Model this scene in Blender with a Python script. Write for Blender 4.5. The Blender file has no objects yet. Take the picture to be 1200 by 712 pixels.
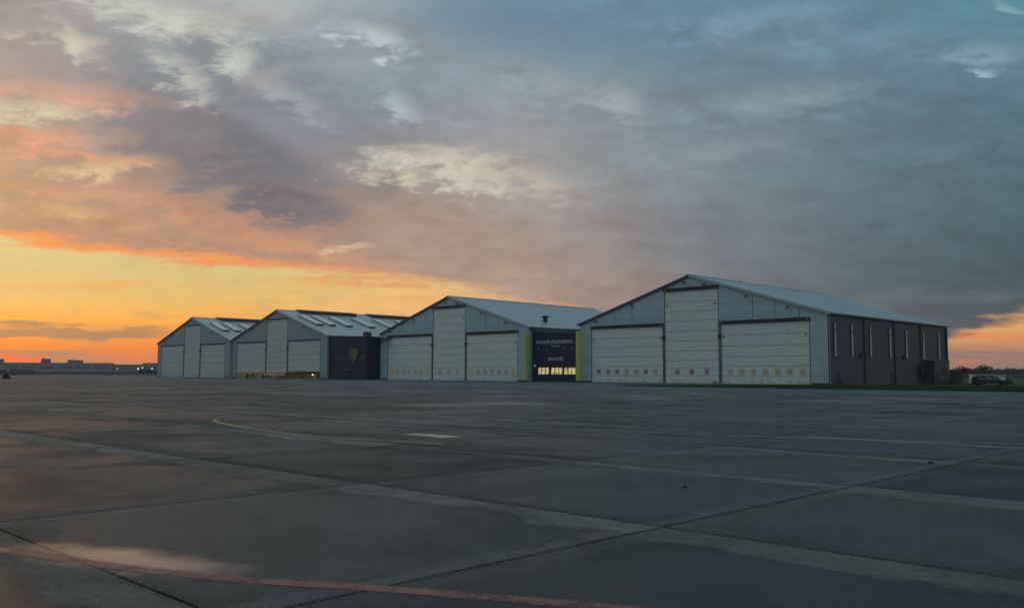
import bpy, bmesh, math, random
from mathutils import Vector, Matrix
random.seed(11)
sc = bpy.context.scene
C = sc.collection
R = math.radians

# ------------------------------------------------------------------ node helpers
class N:
    """small wrapper that makes node graphs readable"""
    def __init__(s, tree): s.t = tree; s.n = tree.nodes; s.l = tree.links
    def new(s, typ, **kw):
        n = s.n.new(typ)
        for k, v in kw.items(): setattr(n, k, v)
        return n
    def put(s, sock, v):
        if v is None: return
        if isinstance(v, bpy.types.NodeSocket): s.l.new(v, sock)
        else:
            try: sock.default_value = v
            except Exception:
                sock.default_value = (v, v, v) if len(sock.default_value) == 3 else (v, v, v, 1)
    def m(s, op, a, b=None, c=None, clamp=False):
        n = s.new('ShaderNodeMath', operation=op); n.use_clamp = clamp
        s.put(n.inputs[0], a); s.put(n.inputs[1], b)
        if c is not None: s.put(n.inputs[2], c)
        return n.outputs[0]
    def vm(s, op, a, b=None, sc_=None):
        n = s.new('ShaderNodeVectorMath', operation=op)
        s.put(n.inputs[0], a)
        if b is not None: s.put(n.inputs[1], b)
        if sc_ is not None: s.put(n.inputs[3], sc_)
        return n.outputs[0]
    def mr(s, v, a, b, c=0.0, d=1.0, smooth=True):
        n = s.new('ShaderNodeMapRange'); n.interpolation_type = 'SMOOTHSTEP' if smooth else 'LINEAR'
        s.put(n.inputs[0], v)
        for i, q in enumerate((a, b, c, d)): s.put(n.inputs[i+1], q)
        return n.outputs[0]
    def mix(s, f, a, b, mode='MIX'):
        n = s.new('ShaderNodeMix', data_type='RGBA', blend_type=mode)
        s.put(n.inputs[0], f); s.put(n.inputs[6], col4(a)); s.put(n.inputs[7], col4(b))
        return n.outputs[2]
    def xyz(s, v):
        n = s.new('ShaderNodeSeparateXYZ'); s.put(n.inputs[0], v); return n.outputs
    def comb(s, x, y, z=0.0):
        n = s.new('ShaderNodeCombineXYZ')
        for i, q in enumerate((x, y, z)): s.put(n.inputs[i], q)
        return n.outputs[0]
    def noise(s, vec, scale, detail=4, rough=.55, dist=0.0, dim='3D'):
        n = s.new('ShaderNodeTexNoise', noise_dimensions=dim)
        s.put(n.inputs['Vector'], vec); s.put(n.inputs['Scale'], scale)
        s.put(n.inputs['Detail'], detail); s.put(n.inputs['Roughness'], rough); s.put(n.inputs['Distortion'], dist)
        return n.outputs[0]
    def ramp(s, f, stops, interp='LINEAR'):
        n = s.new('ShaderNodeValToRGB'); cr = n.color_ramp; cr.interpolation = interp
        while len(cr.elements) < len(stops): cr.elements.new(.5)
        for e, (p, c) in zip(cr.elements, stops):
            e.position = p; e.color = col4(c)
        s.put(n.inputs[0], f); return n.outputs[0]

def col4(c):
    if isinstance(c, bpy.types.NodeSocket) or isinstance(c, (int, float)): return c
    return tuple(c) if len(c) == 4 else (*c, 1)
def lin(r, g, b):
    f = lambda v: (v/255/12.92) if v/255 <= .04045 else ((v/255+.055)/1.055)**2.4
    return (f(r), f(g), f(b))

# ------------------------------------------------------------------ camera maths (used for the sky directions)
FPX, PITCH, ROLL, PY, EYE = 1027.6, .0805, -.0044, 355.5, 1.6
def ray(x, y):
    a = (x-600)/FPX; b = (PY-y)/FPX
    cr, sr = math.cos(-ROLL), math.sin(-ROLL)
    a, b = a*cr-b*sr, a*sr+b*cr
    c, s = math.cos(PITCH), math.sin(PITCH)
    return Vector((a, c-b*s, s+b*c))
def uv(x, y):
    r = ray(x, y); return r.x/r.y, r.z/r.y

# ------------------------------------------------------------------ materials
MATS = {}
def mat(name, color, rough=.6, metal=0.0, var=.12, vscale=1.5, bump=0.0, bscale=20, spec=.5, streak=0.0, emit=None, estr=0.0, extra=None):
    if name in MATS: return MATS[name]
    m = bpy.data.materials.new(name); m.use_nodes = True
    g = N(m.node_tree); b = m.node_tree.nodes['Principled BSDF']
    tc = g.new('ShaderNodeTexCoord').outputs['Object']
    n1 = g.noise(tc, vscale, 5, .6)
    f = g.mr(n1, .25, .75, 1-var, 1+var)
    c = g.mix(1.0, color, f, 'MULTIPLY')
    if streak:
        sv = g.vm('MULTIPLY', tc, (3.0, 3.0, .16))
        s_ = g.noise(sv, 1.0, 5, .65)
        c = g.mix(g.mr(s_, .45, .8, 0, streak), c, tuple(q*.45 for q in color))
    if extra: c = extra(g, tc, c) or c
    g.put(b.inputs['Base Color'], c)
    g.put(b.inputs['Roughness'], g.mr(n1, .2, .8, max(0, rough-.08), min(1, rough+.08)))
    b.inputs['Metallic'].default_value = metal
    b.inputs['Specular IOR Level'].default_value = spec
    if bump:
        bn = g.new('ShaderNodeBump'); bn.inputs['Strength'].default_value = bump
        bn.inputs['Distance'].default_value = .02
        g.put(bn.inputs['Height'], g.noise(tc, bscale, 4)); g.put(b.inputs['Normal'], bn.outputs[0])
    if emit:
        b.inputs['Emission Color'].default_value = (*emit, 1); b.inputs['Emission Strength'].default_value = estr
    MATS[name] = m
    return m

def seams(axis, period, width, dark):
    """thin darker sheet joints every period metres along one local axis"""
    def f(g, tc, c):
        x = g.xyz(tc)[axis]
        q = g.m('ABSOLUTE', g.m('SUBTRACT', g.m('FRACT', g.m('DIVIDE', x, period)), .5))
        k = g.mr(q, .5-width/period, .5-width/period*.4)
        cell = g.m('FLOOR', g.m('DIVIDE', x, period))
        wn = g.new('ShaderNodeTexWhiteNoise', noise_dimensions='1D'); g.put(wn.inputs['W'], cell)
        c2 = g.mix(1.0, c, g.mr(wn.outputs[0], 0, 1, .93, 1.05, False), 'MULTIPLY')
        return g.mix(g.m('MULTIPLY', k, dark), c2, (.03, .035, .04))
    return f

def build_world():
    w = bpy.data.worlds.new("World"); sc.world = w; w.use_nodes = True
    g = N(w.node_tree); bg = w.node_tree.nodes['Background']
    d = g.new('ShaderNodeTexCoord').outputs['Generated']
    dn = g.vm('NORMALIZE', d)
    x, y, z = g.xyz(dn)
    ay = g.m('MAXIMUM', g.m('ABSOLUTE', y), .25)
    zz = g.m('MAXIMUM', z, 0.0)
    u0 = g.m('DIVIDE', x, ay); v0 = g.m('DIVIDE', zz, ay)
    # cloud-layer coordinates: a plane overhead seen in perspective
    pz = g.m('ADD', zz, .16)
    plane = g.comb(g.m('DIVIDE', x, pz), g.m('DIVIDE', y, pz), 0.0)
    nA = g.noise(plane, 1.7, 7, .58, .6)
    nB = g.noise(g.vm('ADD', plane, (7.3, 2.1, 4.0)), 3.4, 8, .62, .4)
    pl2 = g.comb(u0, g.m('MULTIPLY', v0, 2.6), 3.0)
    nC = g.noise(pl2, 5.0, 8, .62, .5)
    nD = g.noise(g.vm('ADD', pl2, (3.1, 5.2, 1.0)), 14.0, 7, .62, .3)
    c5 = lambda n, a: g.m('MULTIPLY', g.m('SUBTRACT', n, .5), a)
    nE = g.noise(g.vm('ADD', g.comb(u0, g.m('MULTIPLY', v0, 2.2), 0.0), (9.0, 1.0, 7.0)), 34.0, 6, .68, .6)
    u = g.m('ADD', u0, g.m('ADD', c5(nC, .10), c5(nD, .06)))
    v = g.m('ADD', v0, g.m('ADD', c5(nB, .04), c5(nD, .03)))
    uf = g.m('MULTIPLY_ADD', u, .5, .5)
    xs = (0, 150, 300, 450, 600, 800, 1000, 1200)
    rows = [
     (440, [(150,112,98),(150,115,100),(150,120,110),(146,118,110),(140,116,110),(120,108,108),(95,95,100),(90,92,98)]),
     (370, [(180,128,100),(182,132,102),(174,132,106),(176,136,114),(176,136,118),(122,114,118),(86,94,104),(70,80,90)]),
     (320, [(184,134,102),(186,138,106),(172,134,112),(162,136,122),(164,138,126),(118,120,126),(86,102,112),(68,88,98)]),
     (262, [(178,144,112),(180,140,116),(158,124,112),(160,132,118),(160,142,134),(122,128,136),(92,110,122),(72,97,108)]),
     (210, [(188,150,120),(154,128,116),(136,124,124),(150,136,130),(156,150,148),(126,136,144),(97,117,130),(80,106,119)]),
     (155, [(186,146,124),(140,130,128),(118,124,134),(132,132,140),(146,146,150),(122,137,148),(98,119,133),(82,110,125)]),
     (105, [(172,150,138),(134,136,138),(120,132,142),(126,138,148),(134,145,153),(118,137,150),(99,123,140),(86,116,134)]),
     (55,  [(162,148,140),(146,148,148),(130,142,150),(144,152,158),(122,140,154),(102,131,151),(98,127,147),(92,126,144)]),
     (0,   [(150,140,140),(162,158,158),(160,164,166),(140,156,164),(106,134,156),(96,132,155),(94,134,156),(92,138,155)]),
     (-170,[(120,126,134),(124,132,140),(126,138,148),(118,136,150),(108,134,152),(100,130,150),(94,128,148),(92,126,146)]),
    ]
    deck = None; vprev = None
    for py, cs in rows:
        stops = []
        for px, c in zip(xs, cs):
            stops.append((uv(px, py)[0]*.5+.5, lin(*c)))
        stops = [(0.0, stops[0][1])] + stops + [(1.0, stops[-1][1])]
        r = g.ramp(uf, stops, 'EASE' if False else 'LINEAR')
        vv = uv(600, py)[1]
        deck = r if deck is None else g.mix(g.mr(v, vprev, vv, 0, 1, False), deck, r)
        vprev = vv
    # light and dark lobes in the cloud deck
    un = g.m('ADD', u0, g.m('ADD', c5(nC, .05), g.m('ADD', c5(nD, .07), c5(nE, .03))))
    vn = g.m('ADD', v0, g.m('ADD', c5(nD, .040), g.m('ADD', c5(nB, .02), c5(nE, .022))))
    front = g.mr(y, -.1, .35)
    def blob(base, px, py, ax, ay_, ang, colr, k=1.0, rag=.9):
        cu, cv = uv(px, py); a = R(ang)
        du = g.m('SUBTRACT', un, cu); dv = g.m('SUBTRACT', v0 if rag == 0 else vn, cv)
        p = g.m('ADD', g.m('MULTIPLY', du, math.cos(a)), g.m('MULTIPLY', dv, -math.sin(a)))
        q = g.m('ADD', g.m('MULTIPLY', du, math.sin(a)), g.m('MULTIPLY', dv, math.cos(a)))
        e = g.m('ADD', g.m('POWER', g.m('ABSOLUTE', g.m('DIVIDE', p, ax/FPX)), 2.0), g.m('POWER', g.m('ABSOLUTE', g.m('DIVIDE', q, ay_/FPX)), 2.0))
        e = g.m('SQRT', e)
        wisp = sum(colr) > 520
        e = g.m('ADD', e, c5(nD, -2.6*rag)); e = g.m('ADD', e, c5(nE, -3.4*rag if wisp else -1.2*rag))
        dk = sum(colr) < 375 and px < 500
        f = g.m('MULTIPLY', g.mr(e, 1.25 if dk else 1.9, .55 if dk else (-.1 if wisp else 0.0), 0, k), front)
        return g.mix(f, base, lin(*colr))
    for b in [
        (250,110,150,60,20,(124,129,138),.75), (265,185,165,50,24,(104,103,113),.9), (340,240,80,22,12,(98,95,106),.95), (200,150,80,40,20,(124,120,126),.7),
        (440,222,30,16,0,(124,118,122),.7), (650,25,130,32,0,(95,122,146),.7), (1190,330,130,34,0,(66,84,95),.6), (470,60,60,30,20,(128,140,152),.6),
        (60,85,70,22,20,(150,132,134),.6), (180,235,80,14,14,(196,138,108),.5), (650,320,120,40,10,(166,140,128),.5), (740,370,90,26,5,(140,124,122),.5),
        (500,280,120,40,10,(160,134,124),.5), (350,290,110,16,14,(196,134,100),.6), (350,312,90,10,12,(160,122,110),.6),
        (205,22,90,17,14,(188,190,180),.85), (90,52,40,11,45,(186,180,168),.7), (70,45,50,8,5,(196,185,168),.7), (215,88,38,13,35,(182,184,174),.8), (272,72,26,16,30,(188,192,182),.9),
        (25,132,55,14,-4,(206,196,162),.9), (435,45,40,11,15,(182,194,196),.9), (467,126,24,12,40,(168,180,188),.75), (330,110,50,12,25,(158,164,166),.6),
        (515,192,68,17,2,(200,194,176),.95), (565,214,46,11,8,(196,190,172),.9), (470,210,30,7,0,(205,195,170),.8), (415,287,18,3.5,-6,(210,182,146),.8), (625,212,46,12,15,(188,170,156),.7),
        (722,120,30,16,20,(160,168,172),.8), (660,105,60,14,25,(148,158,164),.6), (905,120,95,16,-10,(132,152,160),.8), (880,22,95,17,-6,(116,148,172),.8), (1000,50,70,12,-8,(112,142,162),.6), 
        (1150,62,44,12,0,(126,158,176),.8), (1147,82,18,3,0,(160,190,205),.8), (1192,12,20,6,25,(138,172,186),.7), (1060,180,130,14,-8,(98,124,138),.6), (820,180,110,14,-8,(136,150,158),.5),
        (55,250,55,8,4,(214,174,122),.8), (110,197,50,7,-6,(214,182,140),.8), (85,182,90,6,8,(220,150,110),.75), (70,110,95,13,5,(204,152,126),.7), (20,160,60,8,0,(226,158,116),.7), (40,225,80,6,4,(214,150,108),.5), (75,262,130,10,10,(170,132,108),.8), (200,292,130,8,9,(160,126,112),.6), (430,325,120,9,10,(168,134,118),.6),
    ]:
        deck = blob(deck, *b)
    # soft fine modulation of the deck
    deck = g.mix(1.0, deck, g.mr(nB, .25, .75, .90, 1.11, False), 'MULTIPLY')
    deck = g.mix(1.0, deck, g.mr(nA, .25, .75, .93, 1.08, False), 'MULTIPLY')
    deck = g.mix(1.0, deck, g.mr(nD, .25, .75, .86, 1.14, False), 'MULTIPLY')
    deck = g.mix(1.0, deck, g.mr(nE, .25, .75, .92, 1.08, False), 'MULTIPLY')
    deck = g.mix(g.m('MULTIPLY', g.mr(nC, .52, .72, 0, .20), front), deck, g.mix(g.mr(u0, -.45, .1), (lin(205,176,150)), (lin(150,162,168))))
    deck = g.mix(1.0, deck, (1.07, 1.08, 1.06), 'MULTIPLY')
    deck = g.mix(1.0, deck, g.mr(g.m('MULTIPLY', u0, front), -.1, .4, 1.0, .88), 'MULTIPLY')
    # the clear strip under the deck
    st = g.noise(g.comb(g.m('MULTIPLY', u0, 2.2), g.m('MULTIPLY', v0, 34.0), 1.0), 1.6, 6, .6, .4)
    st2 = g.noise(g.comb(g.m('MULTIPLY', u0, 3.0), g.m('MULTIPLY', v0, 70.0), 5.0), 1.3, 6, .55, .5)
    vb = g.m('ADD', v0, g.m('ADD', c5(st, .030), c5(nD, .012)))
    def vramp(stops):
        return g.ramp(g.m('DIVIDE', vb, .25), [(uv(600, p)[1]/.25, lin(*c)) for p, c in stops])
    left = vramp([(440,(184,134,104)),(430,(206,134,92)),(421,(244,122,54)),(407,(252,134,46)),(392,(255,160,46)),(378,(250,174,72)),(366,(238,182,92)),(345,(220,188,116)),(315,(212,192,130)),(285,(218,200,140)),(240,(216,190,130))])
    right = vramp([(440,(132,116,114)),(425,(160,128,114)),(410,(200,145,110)),(395,(226,160,100)),(378,(236,172,98)),(360,(232,176,110)),(300,(225,180,125))])
    midc = vramp([(440,(200,140,100)),(400,(240,172,98)),(370,(240,188,122)),(345,(240,190,122)),(300,(235,180,110))])
    clear = g.mix(g.mr(u0, -.33, -.08), left, midc)
    peach = vramp([(440,(178,138,122)),(400,(196,152,126)),(370,(206,160,130)),(340,(214,168,134)),(300,(210,165,135))])
    clear = g.mix(g.mr(u0, -.13, .03), clear, peach)
    clear = g.mix(g.mr(u0, .15, .35), clear, right)
    clear = g.mix(g.mr(st, .50, .62, 0, .62), clear, g.mix(g.mr(v0, .02, .10), (lin(250,126,54)), (lin(238,170,96))))
    clear = g.mix(g.mr(nD, .50, .64, 0, .50), clear, g.mix(g.mr(v0, .02, .10), (lin(214,130,80)), (lin(206,176,124))))
    clear = g.mix(g.mr(st2, .50, .66, 0, .42), clear, g.mix(g.mr(v0, .02, .10), (lin(190,120,80)), (lin(214,178,110))))
    # low bars of grey cloud near the horizon, mostly on the sunset side
    bar = g.m('ABSOLUTE', g.m('SUBTRACT', g.m('ADD', v0, g.m('ADD', c5(nC, .010), g.m('ADD', c5(st2, .030), c5(nD, .018)))), uv(100, 391)[1]))
    bf = g.m('MULTIPLY', g.mr(bar, .0115, .006), g.mr(u0, -.36, -.44))
    clear = g.mix(g.m('MULTIPLY', bf, .9), clear, lin(134,118,96))
    bar2 = g.m('ABSOLUTE', g.m('SUBTRACT', g.m('ADD', v0, g.m('ADD', c5(st2, .04), c5(nD, .012))), uv(60, 417)[1]))
    bf2 = g.m('MULTIPLY', g.mr(bar2, .0095, .005), g.mr(u0, -.42, -.54))
    clear = g.mix(g.m('MULTIPLY', bf2, .9), clear, lin(146,128,104))
    bar3 = g.m('ABSOLUTE', g.m('SUBTRACT', g.m('ADD', v0, c5(st2, .02)), uv(1150, 413)[1]))
    clear = g.mix(g.m('MULTIPLY', g.mr(bar3, .006, .001, 0, .5), g.mr(u0, .4, .5)), clear, lin(140,118,114))
    hot = g.m('ADD', g.m('POWER', g.m('DIVIDE', g.m('SUBTRACT', u0, -.60), .085), 2.0), g.m('POWER', g.m('DIVIDE', g.m('SUBTRACT', v0, .0145), .0080), 2.0))
    clear = g.mix(g.m('MULTIPLY', g.mr(hot, 1.3, .1, 0, .9), front), clear, lin(255,88,22))
    # edge of the deck
    pts = [(-.75, .175), (*uv(0, 278),), (*uv(150, 294),), (*uv(300, 312),), (*uv(377, 320),), (*uv(448, 328),), (*uv(516, 334),), (*uv(600, 346),), (*uv(690, 364),), (*uv(740, 392),), (*uv(800, 440),), (*uv(900, 455),), (*uv(1080, 402),), (*uv(1115, 391),), (*uv(1160, 380),), (*uv(1200, 371),), (.75, .085), (.95, .09)]
    er = g.ramp(g.m('MULTIPLY_ADD', u0, .5, .5), [(p*.5+.5, (e+.05,)*3) for p, e in pts])
    edge = g.m('SUBTRACT', er, .05)
    dd = g.m('SUBTRACT', g.m('ADD', v0, g.m('ADD', g.m('ADD', c5(nD, .026), c5(nE, .020)), c5(st, .046))), edge)
    fdeck = g.mr(dd, -.009, .011)
    glow = g.m('MULTIPLY', g.mr(g.m('ABSOLUTE', g.m('SUBTRACT', dd, .004)), .012, .0), g.mr(u0, -.05, -.35))
    scr = g.m('MULTIPLY', g.mr(g.m('ADD', g.m('MULTIPLY', nE, .5), g.m('MULTIPLY', st2, .5)), .50, .60), g.m('MULTIPLY', g.mr(dd, -.030, -.006), g.mr(u0, .05, -.2)))
    clear = g.mix(g.m('MULTIPLY', scr, .6), clear, lin(240,150,78))
    sky = g.mix(fdeck, clear, deck)
    sky = g.mix(g.m('MULTIPLY', glow, .75), sky, lin(250,142,66))
    # sky away from the view: dusk-blue overcast
    back = g.ramp(g.m('ADD', zz, c5(nA, .25)), [(0, lin(132,138,136)), (.15, lin(134,148,152)), (.4, lin(134,157,166)), (1, lin(130,158,170))])
    back = g.mix(1.0, back, g.mr(nB, .25, .75, .85, 1.15, False), 'MULTIPLY')
    side = g.mr(y, .25, .62)
    sky = g.mix(side, back, sky)
    sky = g.mix(g.mr(zz, .42, .75), sky, back)
    # physical twilight sky glimmering through the gaps
    ns = g.new('ShaderNodeTexSky', sky_type='NISHITA'); ns.sun_disc = False
    ns.sun_elevation = SUN_EL; ns.sun_rotation = SUN_AZ
    tot = g.mix(1.0, sky, g.mix(1.0, ns.outputs[0], (.012, .012, .012), 'MULTIPLY'), 'ADD')
    g.put(bg.inputs[0], tot); bg.inputs[1].default_value = 1.0
SUN_AZ, SUN_EL = R(-34), R(1.6)
build_world()

sun = bpy.data.lights.new('sun', 'SUN'); sun.energy = .35; sun.angle = R(4); sun.color = (1, .55, .28)
so = bpy.data.objects.new('sun', sun); C.objects.link(so)
sd = Vector((math.sin(SUN_AZ)*math.cos(SUN_EL), math.cos(SUN_AZ)*math.cos(SUN_EL), math.sin(SUN_EL)))
so.rotation_euler = sd.to_track_quat('Z', 'Y').to_euler(); so.location = (-60, 90, 40)

# ------------------------------------------------------------------ mesh helpers
class MB:
    def __init__(s): s.bm = bmesh.new(); s.mi = 0
    def quadbox(s, x0, x1, y0, y1, z0, z1, bevel=0.0):
        vs = [s.bm.verts.new((x, y, z)) for x in (x0, x1) for y in (y0, y1) for z in (z0, z1)]
        fs = [(0,1,3,2), (4,6,7,5), (0,4,5,1), (2,3,7,6), (0,2,6,4), (1,5,7,3)]
        out = [s.bm.faces.new([vs[i] for i in f]) for f in fs]
        for f in out: f.material_index = s.mi
        if bevel:
            es = list({e for f in out for e in f.edges})
            bmesh.ops.bevel(s.bm, geom=es, offset=bevel, segments=2, affect='EDGES', profile=.6)
        return vs
    def prism(s, pts, axis, a, b):
        """outline pts (2D) extruded between a and b along an axis"""
        def P(p, t):
            return {'x': (t, p[0], p[1]), 'y': (p[0], t, p[1]), 'z': (p[0], p[1], t)}[axis]
        A = [s.bm.verts.new(P(p, a)) for p in pts]; B = [s.bm.verts.new(P(p, b)) for p in pts]
        n = len(pts); fs = [s.bm.faces.new(A), s.bm.faces.new(B[::-1])]
        for i in range(n): fs.append(s.bm.faces.new([A[i], A[(i+1) % n], B[(i+1) % n], B[i]][::-1]))
        for f in fs: f.material_index = s.mi
    def tube(s, p0, p1, r0, r1=None, n=8, cap=True):
        r1 = r0 if r1 is None else r1
        p0, p1 = Vector(p0), Vector(p1); d = (p1-p0).normalized()
        a = d.orthogonal().normalized(); b = d.cross(a)
        A = [s.bm.verts.new(p0+(a*math.cos(t)+b*math.sin(t))*r0) for t in [2*math.pi*i/n for i in range(n)]]
        B = [s.bm.verts.new(p1+(a*math.cos(t)+b*math.sin(t))*r1) for t in [2*math.pi*i/n for i in range(n)]]
        for i in range(n): s.bm.faces.new([A[i], A[(i+1) % n], B[(i+1) % n], B[i]])
        if cap: s.bm.faces.new(A[::-1]); s.bm.faces.new(B)
    def lathe(s, prof, n=16, c=(0,0,0), axis='z'):
        rings = []
        for r, h in prof:
            ring = []
            for i in range(n):
                t = 2*math.pi*i/n
                p = (r*math.cos(t), r*math.sin(t), h) if axis == 'z' else (r*math.cos(t), h, r*math.sin(t))
                ring.append(s.bm.verts.new((p[0]+c[0], p[1]+c[1], p[2]+c[2])))
            rings.append(ring)
        for A, B in zip(rings, rings[1:]):
            for i in range(n): s.bm.faces.new([A[i], A[(i+1) % n], B[(i+1) % n], B[i]])
        s.bm.faces.new(rings[0][::-1]); s.bm.faces.new(rings[-1])
    def build(s, name, material, parent=None, smooth=False):
        bmesh.ops.recalc_face_normals(s.bm, faces=s.bm.faces)
        me = bpy.data.meshes.new(name); s.bm.to_mesh(me); s.bm.free()
        for m_ in (material if isinstance(material, (list, tuple)) else [material]): me.materials.append(m_)
        if smooth:
            for p in me.polygons: p.use_smooth = True
        o = bpy.data.objects.new(name, me); C.objects.link(o)
        if parent: o.parent = parent
        return o
def box(name, m, parent, *a, bevel=0.0):
    b = MB(); b.quadbox(*a, bevel=bevel); return b.build(name, m, parent)
def tag(o, label=None, cat=None, group=None, kind=None):
    if label: o['label'] = label
    if cat: o['category'] = cat
    if group: o['group'] = group
    if kind: o['kind'] = kind
    return o
def empty(name, loc=(0,0,0), rz=0):
    o = bpy.data.objects.new(name, None); o.location = loc; o.rotation_euler = (0,0,rz); C.objects.link(o); return o
def copy_tree(o, parent=None):
    c = o.copy(); C.objects.link(c); c.parent = parent
    for ch in list(o.children): copy_tree(ch, c)
    return c

YAW = .7843
FX = Vector((math.cos(YAW), -math.sin(YAW), 0)); DY = Vector((math.sin(YAW), math.cos(YAW), 0))
HP = [Vector((14.85,190.26,0)), Vector((-35.8,240.03,0)), Vector((-92.27,289.84,0)), Vector((-132.4,328.6,0))]
W, EH, RH, DP = 56.0, 12.4, 20.9, 56.6
def L(s, d, z=0, h=0): return HP[h]+FX*s+DY*d+Vector((0,0,z))

# ------------------------------------------------------------------ palette
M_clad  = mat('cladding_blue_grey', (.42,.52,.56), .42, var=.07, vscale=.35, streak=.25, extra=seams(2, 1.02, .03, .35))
M_cladd = mat('cladding_old_grey', (.31,.355,.365), .5, var=.10, vscale=.3, streak=.35, extra=seams(2, 1.02, .03, .3))
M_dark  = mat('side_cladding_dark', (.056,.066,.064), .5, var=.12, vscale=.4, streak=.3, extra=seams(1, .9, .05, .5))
def ribs(g, tc, c):
    q = g.m('ABSOLUTE', g.m('SUBTRACT', g.m('FRACT', g.m('DIVIDE', g.xyz(tc)[2], .325)), .5))
    c = g.mix(g.mr(q, .44, .49, 0, .22), c, (.14,.14,.13))
    d = g.noise(g.vm('MULTIPLY', tc, (.5, 1, 1.4)), 1.0, 6, .7)
    c = g.mix(g.mr(d, .55, .75, 0, .25), c, (.26,.25,.21))
    low = g.m('MULTIPLY', g.mr(g.xyz(tc)[2], 1.3, .1), g.mr(g.noise(tc, 1.1, 5, .7), .4, .65, 0, .5))
    return g.mix(low, c, (.16,.15,.13))
M_door  = mat('door_panel_cream', (.74,.725,.66), .45, var=.05, vscale=.5, streak=.22, extra=ribs)
M_doord = mat('door_panel_old_cream', (.60,.585,.52), .5, var=.08, vscale=.5, streak=.28, extra=ribs)
M_roof  = mat('roof_sheet', (.36,.42,.46), .38, var=.08, vscale=.25, streak=.0, extra=seams(1, 1.0, .09, .35))
M_roofo = mat('old_roof_sheet', (.50,.515,.52), .42, var=.15, vscale=.4, extra=seams(1, 1.0, .09, .35))
M_black = mat('black_rubber', (.012,.014,.018), .6)
M_seam  = mat('door_seam', (.17,.17,.16), .6)
M_trim  = mat('dark_trim', (.035,.042,.05), .45)
M_white = mat('white_frame', (.62,.61,.56), .4)
M_navy  = mat('navy_panel', (.006,.010,.032), .5, var=.2, vscale=.6, extra=seams(2, .55, .02, .5), spec=.3)
M_navyd = mat('navy_recess', (.006,.009,.026), .55, spec=.3)
M_yel   = mat('yellow_paint', (.52,.57,.04), .5, var=.12, vscale=2)
M_metal = mat('galvanised', (.33,.34,.34), .4, metal=.7)
M_letter= mat('pale_lettering', (.55,.60,.66), .5)
M_lettd = mat('worn_lettering', (.13,.135,.115), .6, var=.3)
M_gold  = mat('gold_emblem', (.34,.30,.045), .5, var=.25, vscale=3)
M_red   = mat('red_paint_box', (.16,.03,.035), .5)
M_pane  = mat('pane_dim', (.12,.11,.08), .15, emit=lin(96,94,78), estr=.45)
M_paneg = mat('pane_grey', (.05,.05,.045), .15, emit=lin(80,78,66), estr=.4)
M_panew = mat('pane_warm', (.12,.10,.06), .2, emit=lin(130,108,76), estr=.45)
M_slot  = mat('slot_glass', (.36,.36,.33), .12, spec=.8)
def lit(g, tc, c):
    return c
def mat_lit():
    m = bpy.data.materials.new('lit_window'); m.use_nodes = True; g = N(m.node_tree); b = m.node_tree.nodes['Principled BSDF']
    tc = g.new('ShaderNodeTexCoord').outputs['Object']
    n = g.noise(tc, 1.6, 3, .6); n2 = g.noise(g.vm('MULTIPLY', tc, (5, 1, .8)), 1.0, 2)
    c = g.ramp(n, [(.3, lin(130,110,50)), (.5, lin(222,202,120)), (.75, lin(226,222,180))])
    g.put(b.inputs['Base Color'], (.05,.05,.04,1)); g.put(b.inputs['Emission Color'], c)
    g.put(b.inputs['Emission Strength'], g.mr(n2, .35, .6, .35, 1.0)); return m
M_lit = mat_lit()

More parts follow.
